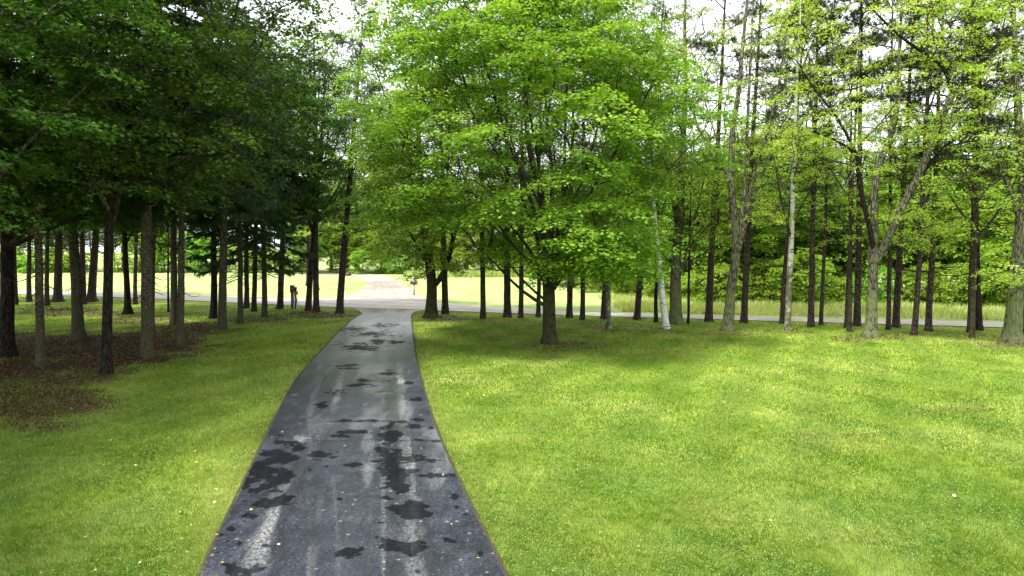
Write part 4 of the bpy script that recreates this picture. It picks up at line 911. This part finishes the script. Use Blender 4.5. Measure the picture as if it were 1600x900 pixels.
place('p', 'straight pine close in front of the wide-footed leaning one, right of the utility posts', 494, 487, 11, 493, GL, 18, 'ash_a', 'pine_bark', PN)
place('p', 'tall double-topped pine leaning right at the left corner of the driveway end', 530, 489, 13, 545, GL, 19, 'pine_b', 'pine_bark', PN)
# boughs of the first reach into view; the other maples are added to block light
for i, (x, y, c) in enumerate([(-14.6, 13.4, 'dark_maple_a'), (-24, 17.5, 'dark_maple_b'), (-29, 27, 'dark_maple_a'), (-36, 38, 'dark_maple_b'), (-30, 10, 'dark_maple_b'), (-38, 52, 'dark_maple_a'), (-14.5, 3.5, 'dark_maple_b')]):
    px, py = proj(x, y, 0.); place('m', ['nearest dark maple, rooted outside the left edge, its boughs filling the upper left corner','dark maple added for shade, second nearest outside the left edge','dark maple added for shade outside the left edge, level with the black-barked tree','dark maple added for shade far outside the left edge, level with the mailbox side lawn','dark maple added for shade outside the left edge, nearest the camera side','dark maple added for shade, farthest back outside the left edge','dark maple added for lawn shade beside the camera, outside the left edge'][i], float(px), float(py), 24/(y/25), None, GL, [14.5,15,16,16,15,16,14][i], c, 'dark_bark', 'maple_tree', rz=i*1.3)

# ------------------------------------------------------------------ right lawn and road edge
GR = 'trees in the row along the right road edge'
place('p', 'dark pine just right of the small forked maple by the driveway end', 696, 490, 12, 692, GR, 18, 'pine_a', 'pine_bark', PN)
place('p', 'mossy slim trunk midway between the small forked maple and the big maple', 755, 497, 10, 752, GR, 17, 'birch', 'maple_bark', 'tree')
place('p', 'brown pine behind the low left limb of the big maple, third from its trunk', 793, 495, 13, 792, GR, 18, 'pine_c', 'pine_bark', PN)
place('p', 'thin brown pine left of the big maple, second from its trunk', 814, 496, 9, 815, GR, 18, 'pine_b', 'pine_bark', PN)
place('p', 'thin pine showing just left of the big maple trunk', 841, 495, 8, 843, GR, 18, 'pine_a', 'pine_bark', PN)
place('p', 'brown pine just right of the big maple trunk, under its low leaves', 890, 496, 11, 893, GR, 18, 'pine_b', 'pine_bark', PN)
place('p', 'short-looking pine trunk second to the right of the big maple', 910, 499, 9, 911, GR, 18, 'pine_a', 'pine_bark', PN)
place('p', 'dark pine half hidden behind the thin mottled trunk right of the big maple', 943, 498, 10, 948, GR, 18, 'pine_c', 'pine_bark', PN)
place('a', 'thin mottled greenish aspen right of the big maple, nearer than the pines around it', 951, 513, 9, 949, GR, 15, 'birch', 'aspen_bark', 'aspen_tree')
place('p', 'dark pine leaning right, first past the low boughs of the big maple', 995, 499, 11, 1012, GR, 19, 'pine_b', 'pine_bark', PN, flare=.4)
place('p', 'thin black trunk directly left of the white birch', 1025, 503, 7, 1027, GR, 16, 'pine_a', 'dark_bark', PN)
place('b', 'white birch with black marks leaning left in front of the thick grey trunk', 1042, 513, 12, 1019, GR, 16, 'birch', 'birch_bark', 'birch_tree', wob=.1, flare=.25, kink=.0)
place('p', 'very thin dark sapling between the thick grey trunk and a leaning pine', 1075, 505, 5, 1079, GR, 10, 'under', 'dark_bark', 'young_tree', flare=.2)
place('p', 'tall dark pine leaning slightly right, left neighbour of the many-stemmed grey tree', 1107, 502, 13, 1118, GR, 20, 'pine_b', 'pine_bark', PN)
place('p', 'reddish brown pine just right of the many-stemmed grey tree', 1162, 504, 12, 1173, GR, 20, 'pine_a', 'pine_bark', PN)
place('p', 'dark pine foot peeping out left of the white-topped aspen', 1222, 505, 10, 1240, GR, 19, 'pine_c', 'pine_bark', PN)
place('a', 'aspen with mossy lower trunk and white upper trunk', 1231, 516, 11, 1239, GR, 17, 'ash_b', 'aspen_bark', 'aspen_tree')
place('p', 'reddish pine to the right of the white-topped aspen, the thicker of two', 1267, 510, 11, 1272, GR, 20, 'pine_b', 'pine_bark', PN)
place('p', 'thin pine to the right of the white-topped aspen, the thinner of two', 1283, 508, 7, 1292, GR, 18, 'pine_a', 'pine_bark', PN)
place('p', 'thin dark pine close behind the slim mossy tree left of the low-forking maple', 1322, 512, 7, 1332, GR, 18, 'pine_b', 'pine_bark', PN)
place('a', 'slim mossy tree left of the low-forking maple', 1328, 518, 8, 1331, GR, 14, 'ash_b', 'maple_bark', 'tree', flare=.3)
place('p', 'straight dark pine just left of the low-forking maple', 1340, 509, 12, 1344, GR, 19, 'pine_a', 'pine_bark', PN)
place('p', 'straight dark pine just right of the low-forking maple', 1388, 515, 8, 1391, GR, 19, 'pine_b', 'pine_bark', PN)
place('p', 'dark pine leaning right, second to the right of the low-forking maple', 1400, 511, 12, 1412, GR, 19, 'pine_a', 'pine_bark', PN)
place('p', 'dark pine with a pale dead limb, third to the right of the low-forking maple', 1428, 523, 10, 1440, GR, 18, 'ash_b', 'pine_bark', PN)
place('p', 'dark pine leaning slightly right, fourth to the right of the low-forking maple', 1451, 517, 11, 1463, GR, 19, 'pine_c', 'pine_bark', PN)
place('p', 'thin dark trunk hidden behind the left of the slim grey tree near the right edge', 1515, 519, 8, 1524, GR, 18, 'pine_a', 'pine_bark', PN)
place('a', 'slim grey tree near the right edge, in front of two dark trunks', 1519, 527, 9, 1526, GR, 15, 'ash_a', 'maple_bark', 'tree')
place('p', 'black pine trunk hidden behind the right of the slim grey tree near the right edge', 1530, 516, 12, 1528, GR, 19, 'pine_b', 'dark_bark', PN)
place('p', 'dark pine behind the stout mossy trunk at the right edge', 1597, 524, 13, 1603, GR, 19, 'pine_c', 'dark_bark', PN)
for i, (x, y, c, nm) in enumerate([(27.5, 30.5, 'pine_a', PN), (31, 28, 'ash_a', 'tree'), (34, 31, 'pine_b', PN)]):
    px, py = proj(x, y, 0.); place('p', ['pine behind the right edge, first outside the frame','pale open tree outside the right edge, between two pines','pine outside the right edge, farthest from the frame'][i], float(px), float(py), 12, None, GR, None, c, 'pine_bark', nm)

# bleached dead limbs hanging among the leaves on the right
def deadwood(label, pts, Y, r, seed):
    rng = rs(seed); P = np.array([at(a, b_, Y+rng.normal(0, .15)) for a, b_ in pts]); g = Geo(); s = stem(P, r, .008, rng, .03); g.tube(s[:, :3], s[:, 3], 6)
    for i in range(3, len(s)-1, 2):
        d = rng.normal(0, 1, 3)*np.array([1, .6, .8]); d /= np.linalg.norm(d); e = s[i, :3]+d*rng.uniform(.3, .8); m_ = (s[i, :3]+e)/2+rng.normal(0, .08, 3)
        g.tube(np.array([s[i, :3], m_, e]), np.array([.012, .008, .004]), 4)
    o = link('dead_branch', g.mesh('dead_branch', ['dead_wood'])); o['label'] = label; o['category'] = 'branch'; o['group'] = 'bleached dead branches among the leaves'
    return o
deadwood('bleached dead branch curling down left of the low-forking maple', [(1345,238),(1334,262),(1328,285),(1312,308),(1290,322),(1262,328)], 31.0, .03, 1)
deadwood('pale bare twig hanging right of the dark crooked limb', [(1378,226),(1390,245),(1404,262),(1406,290),(1398,312)], 31.2, .022, 2)
deadwood('pale dead stick standing up beside the third dark pine right of the low-forking maple', [(1436,396),(1438,380),(1441,368),(1452,352)], 32.2, .035, 3)
deadwood('bare pale twigs drooping from the white-topped aspen', [(1240,300),(1226,316),(1216,334),(1200,338)], 34.2, .02, 4)
deadwood('bleached dead top slanting among pine clumps high on the right', [(1256,102),(1270,66),(1284,34),(1300,6)], 36.0, .06, 5)

# ------------------------------------------------------------------ woods beyond the roads: every tree and bush its own thing, crowns shared
tg = Geo(); s = stem([(0,0,-.2),(0,0,0),(.1,0,4),(0,.1,9)], .17, .05, rs(3), .03); trunk_geo(tg, s, 8, rs(4)); WT = tg.mesh('wood_trunk', ['dark_bark'])
tg = Geo()
for i in range(5):
    a = i*1.26; tg.tube(np.array([[0,0,-.1],[math.cos(a)*.25,math.sin(a)*.25,.5],[math.cos(a)*.7,math.sin(a)*.7,1.3]]), np.array([.04,.03,.012]), 5)
BT = tg.mesh('bush_stems', ['twig_bark'])
WL = {'wood_a': 'rounded dense green tree', 'wood_b': 'narrow dense green tree', 'wood_c': 'light green low-branched tree', 'bush_a': 'low wide light bush', 'bush_b': 'upright leafy bush', 'pine_c': 'dark bushy pine',
      'pine_a': 'slim bare-stemmed pine', 'spruce_b': 'dark conical spruce', 'spruce_c': 'low-skirted dark spruce', 'ash_a': 'tall pale open tree', 'dark_maple_b': 'broad dark-leaved tree', 'maple_m': 'round bright-leaved maple'}
woods = []
WHERE = ''
protos = {}
def wood(kind, x, y, sc, rng, where, grp, z=0):
    if abs(float(proj(x, y, 0.)[0])-800) > 1080: return
    isb = kind.startswith('bush'); nm = 'bush' if isb else ('pine_tree' if kind.startswith('pine') else 'spruce_tree' if kind.startswith('spruce') else 'wood_tree')
    t = thing(nm, WL[kind], 'bush' if isb else 'tree', (x, y, z), grp, rng.uniform(0, 6.28)); woods.append((t, kind, grp))
    t.scale = (sc*rng.uniform(.92, 1.12), sc*rng.uniform(.92, 1.12), sc)
    if isb: link('stems', BT, t)
    else:
        k = link('trunk', WT, t); Hh = CR[kind][1]*.92/9
        k.scale = (1, 1, Hh)
    link('crown', CR[kind][0], t)
rng = rs(500)
def far_xy(x, off): # point beyond the road's far edge
    return x, float(farline(x))+off
G1, G2, G3 = 'woods beyond the road on the right', 'woods around the bend of the side road', 'woods far behind the left field'
W1, W2, W3 = 'beyond the road on the right', 'around the bend of the side road', 'far behind the left field'
# right: a leafy wall about ten metres behind the road
for x in np.arange(8.5, 48, 1.75):
    if rng.uniform() < .12: continue
    X, Y = far_xy(x+rng.normal(0, .5), rng.uniform(9.5, 13)+ (max(0, 13-x)*2.2)); wood('bush_a' if rng.uniform() < .5 else 'bush_b', X, Y, rng.uniform(.65, 1.25), rng, W1, G1)
for row, (o0, st_, kinds, s0) in enumerate([(15, 3.2, ['wood_c', 'wood_c', 'wood_a', 'maple_m'], (.75, 1.05)), (18, 3.4, ['wood_a', 'wood_b', 'wood_c'], (.85, 1.1)), (24, 3.8, ['wood_a', 'wood_b', 'wood_a'], (.85, 1.1)), (32, 5, ['wood_a', 'wood_b'], (.9,1.15))]):
    for x in np.arange(4+row*2, 58+row*8, st_):
        X, Y = far_xy(x+rng.normal(0, .8), o0+rng.uniform(-1.5, 1.5)+max(0, 14-x)*1.9); wood(kinds[int(rng.integers(len(kinds)))], X, Y, rng.uniform(*s0), rng, W1, G1)
for x in np.arange(9, 56, 11):
    X, Y = far_xy(x+rng.normal(0, 1.2), rng.uniform(9, 22)+max(0, 13-x)*2); wood('pine_a', X, Y, rng.uniform(.85, 1.05), rng, W1, G1)
# centre: behind the end of the field and the bend of the side road
for x in np.arange(-26, 16, 2.3):
    X = x+rng.normal(0, .6); Y = 108+rng.uniform(0, 3)-max(0, x+4)*1.9
    if x > -24: wood('bush_a' if rng.uniform() < .5 else 'bush_b', X, Y, rng.uniform(.8, 1.5), rng, W2, G2)
for row, (yy, st_, kinds, s0) in enumerate([(113, 4.6, ['wood_c', 'wood_a'], (.95, 1.3)), (119, 5.2, ['wood_a', 'wood_b', 'spruce_c'], (1.1, 1.5)), (127, 6.2, ['wood_b', 'wood_a'], (1.3, 1.7))]):
    for x in np.arange(-34, 30, st_):
        wood(kinds[int(rng.integers(len(kinds)))], x+rng.normal(0, 1), yy+rng.uniform(-1.5, 1.5)-max(0, x+2)*1.4, rng.uniform(*s0), rng, W2, G2)
# left: dark edge behind the field, looser and farther
for row, (yy, st_, kinds, s0) in enumerate([(121, 4.6, ['spruce_c', 'spruce_b', 'dark_maple_b'], (.75, 1.0)), (129, 5.2, ['spruce_b', 'spruce_c', 'dark_maple_b'], (1.0, 1.2))]):
    for x in np.arange(-120, -33, st_):
        if -86 < x < -76 and row < 2 and rng.uniform() < .6: continue
        wood(kinds[int(rng.integers(len(kinds)))], x+rng.normal(0, 1), yy+rng.uniform(-1.5, 1.5), rng.uniform(*s0), rng, W3, G3)
for x in np.arange(-112, -27, 2.6):
    if rng.uniform() < .3: continue
    wood('bush_a' if rng.uniform() < .5 else 'bush_b', x+rng.normal(0, .6), 117+rng.uniform(-1.5, 1.5), rng.uniform(1.0, 1.9), rng, W3, G3)
# a few pale tall trees between, seen over the driveway end
for i, (x, y, k, sc) in enumerate([(-18.9, 66, 'ash_a', 1.05), (-22.1, 74, 'ash_a', 1.1), (-10.5, 92, 'ash_a', 1.25), (-30, 92, 'dark_maple_b', 1.1)]):
    if i in (0, 1): wood('ash_a', x, y, sc, rng, ['left of the side road, the nearer one', 'left of the side road, the farther one'][i], G2)
    elif i == 2: wood('ash_a', 1.1, 78, 1.2, rng, 'right of the side road behind the mailbox', G2)

LM = [(62,'left slim spruce'),(165,'black-barked tree'),(281,'twin spruces'),(375,'blue-boughed spruce'),(460,'utility posts'),(530,'leaning double-topped pine'),(647,'mailbox'),(755,'mossy slim trunk'),(859,'big maple'),(1042,'white birch'),(1136,'many-stemmed grey tree'),(1231,'white-topped aspen'),(1360,'low-forking maple'),(1450,'right-leaning pine'),(1520,'slim grey tree'),(1582,'stout mossy trunk')]
NUM = 'first second third fourth fifth sixth seventh eighth ninth tenth eleventh twelfth thirteenth fourteenth fifteenth sixteenth seventeenth eighteenth nineteenth twentieth'.split()
GSH = {G1: 'in the wood wall', G2: 'by the road bend', G3: 'beyond the field'}
bins = {}
for t_, k_, g_ in woods:
    px_ = float(proj(t_.location.x, t_.location.y, 0.)[0]); i_ = sum(px_ > l[0] for l in LM); bins.setdefault((g_, k_, i_), []).append((px_, t_))
for (g_, k_, i_), l_ in bins.items():
    l_.sort(key=lambda q: q[0])
    for q, (px_, t_) in enumerate(l_):
        where = 'left of the '+LM[0][1] if i_ == 0 else ('right of the '+LM[-1][1] if i_ == len(LM) else 'right of the '+LM[i_-1][1])
        t_['label'] = WL[k_]+' '+GSH[g_]+', '+(NUM[min(q, 19)]+' ' if len(l_) > 1 else '')+where

# ------------------------------------------------------------------ small things
def put(name, g, matn, parent, smooth=False, label=None):
    o = link(name, g.mesh(name, [matn], smooth), parent)
    if label: o['label'] = label
    return o
# mailbox on a wooden post right of the side road
b = gp(647, 461.5); t = thing('mailbox', 'dark round-topped mailbox on a pale post beside the side road', 'mailbox', tuple(b), None, 1.15); t.scale = (1.15,1.15,1.05)
g = Geo(); g.box((0,0,.40), (.055,.055,.52)); put('post', g, 'weathered_post', t)
g = Geo(); g.box((0,0,.90), (.09,.26,.02)); put('mounting_board', g, 'weathered_post', t)
# body: arched section along y
a = np.linspace(0, np.pi, 11); sec = np.vstack([[[.115, 0]], np.stack([.115*np.cos(a), .13+.115*np.sin(a)], 1), [[-.115, 0]]]); kk = len(sec)
V = []; 
for y in (-.27, .27): V += [[q[0], y, .93+q[1]] for q in sec]
V = np.array(V); i = np.arange(kk); j = (i+1) % kk; Q = np.stack([i, j, j+kk, i+kk], 1)
V = np.vstack([V, [[0,-.27,1.0],[0,.27,1.0]]]); T = np.vstack([np.stack([j, i, np.full(kk, 2*kk)], 1), np.stack([i+kk, j+kk, np.full(kk, 2*kk+1)], 1)])
g = Geo(); g.add(V, Q, T); body = put('box', g, 'box_metal', t, False)
g = Geo(); g.box((0,-.28,1.04), (.085,.008,.10)); d = put('door', g, 'grey_plastic', t)
g = Geo(); g.box((.125,-.1,1.16), (.006,.012,.13)); g.box((.125,-.065,1.26), (.006,.045,.03)); put('flag', g, 'grey_plastic', t)
g = Geo(); g.box((0,.0,1.275), (.012,.10,.05)); put('ornament', g, 'weathered_post', t)
# utility group left of the driveway end
b = gp(457.5, 482); t = thing('utility_post', 'tall olive wooden post with a box on its top, left one of the utility posts', 'post', tuple(b), 'utility posts and pedestals by the road')
Y = b[1]; k_ = Y/FPX
g = Geo(); g.box((0,0,15*k_), (2.4*k_,.07,16*k_)); put('post', g, 'post_wood', t)
g = Geo(); g.box((-.2*k_,-.02,31*k_), (3.1*k_,.11,5.6*k_)); put('meter_box', g, 'box_olive', t)
g = Geo(); g.box((2.6*k_,-.12,24*k_), (1.2*k_,.02,1.4*k_)); put('tag', g, 'white_post', t)
b = gp(462.3, 482.5); t = thing('marker_post', 'dark metal post with an orange box and narrow cap, right one of the utility posts', 'post', tuple(b), 'utility posts and pedestals by the road')
g = Geo(); g.box((0,0,16*k_), (1.2*k_,.05,17*k_)); put('post', g, 'black_metal', t)
g = Geo(); g.box((0,0,31.5*k_), (1.6*k_,.07,2.6*k_)); put('cap', g, 'black_metal', t)
g = Geo(); g.box((1.0*k_,-.07,25*k_), (2.9*k_,.06,2.6*k_)); put('marker_box', g, 'box_orange', t)
for px_, h_, lab, r_ in ((460.2, 22, 'slim grey utility pedestal squeezed between the two posts', .9), (465.0, 17, 'shorter pale grey utility pedestal right of the orange-boxed post', 1.25)):
    b = gp(px_, 482.8); b[1] -= .15; t = thing('utility_pedestal', lab, 'pedestal', tuple(b), 'utility posts and pedestals by the road')
    g = Geo(); g.tube(np.array([[0,0,-.1],[0,0,(h_-2)*k_]]), np.array([r_*k_*1.05, r_*k_]), 12); put('body', g, 'grey_plastic', t, True)
    g = Geo(); g.tube(np.array([[0,0,(h_-2)*k_+.004],[0,0,(h_-.6)*k_],[0,0,h_*k_]]), np.array([r_*k_*1.15, r_*k_*1.1, r_*k_*.5]), 12); put('cap', g, 'grey_plastic', t, True)
# dark boulder by the bend of the side road
b = gp(544, 430.8); me = None
ico = rs(9); th = np.linspace(0, 2*np.pi, 10, endpoint=False); P = np.array([[0,0,-.05],[0,0,.15],[0,0,.4],[0,0,.55]]); g = Geo(); g.tube(P, np.array([.38,.45,.36,.15]), 10, rng=ico, rough=.12)
o = link('boulder', g.mesh('boulder', ['dark_rock'], True), None, tuple(b)); o['label'] = 'small dark boulder at the outer bend of the side road'; o['category'] = 'rock'
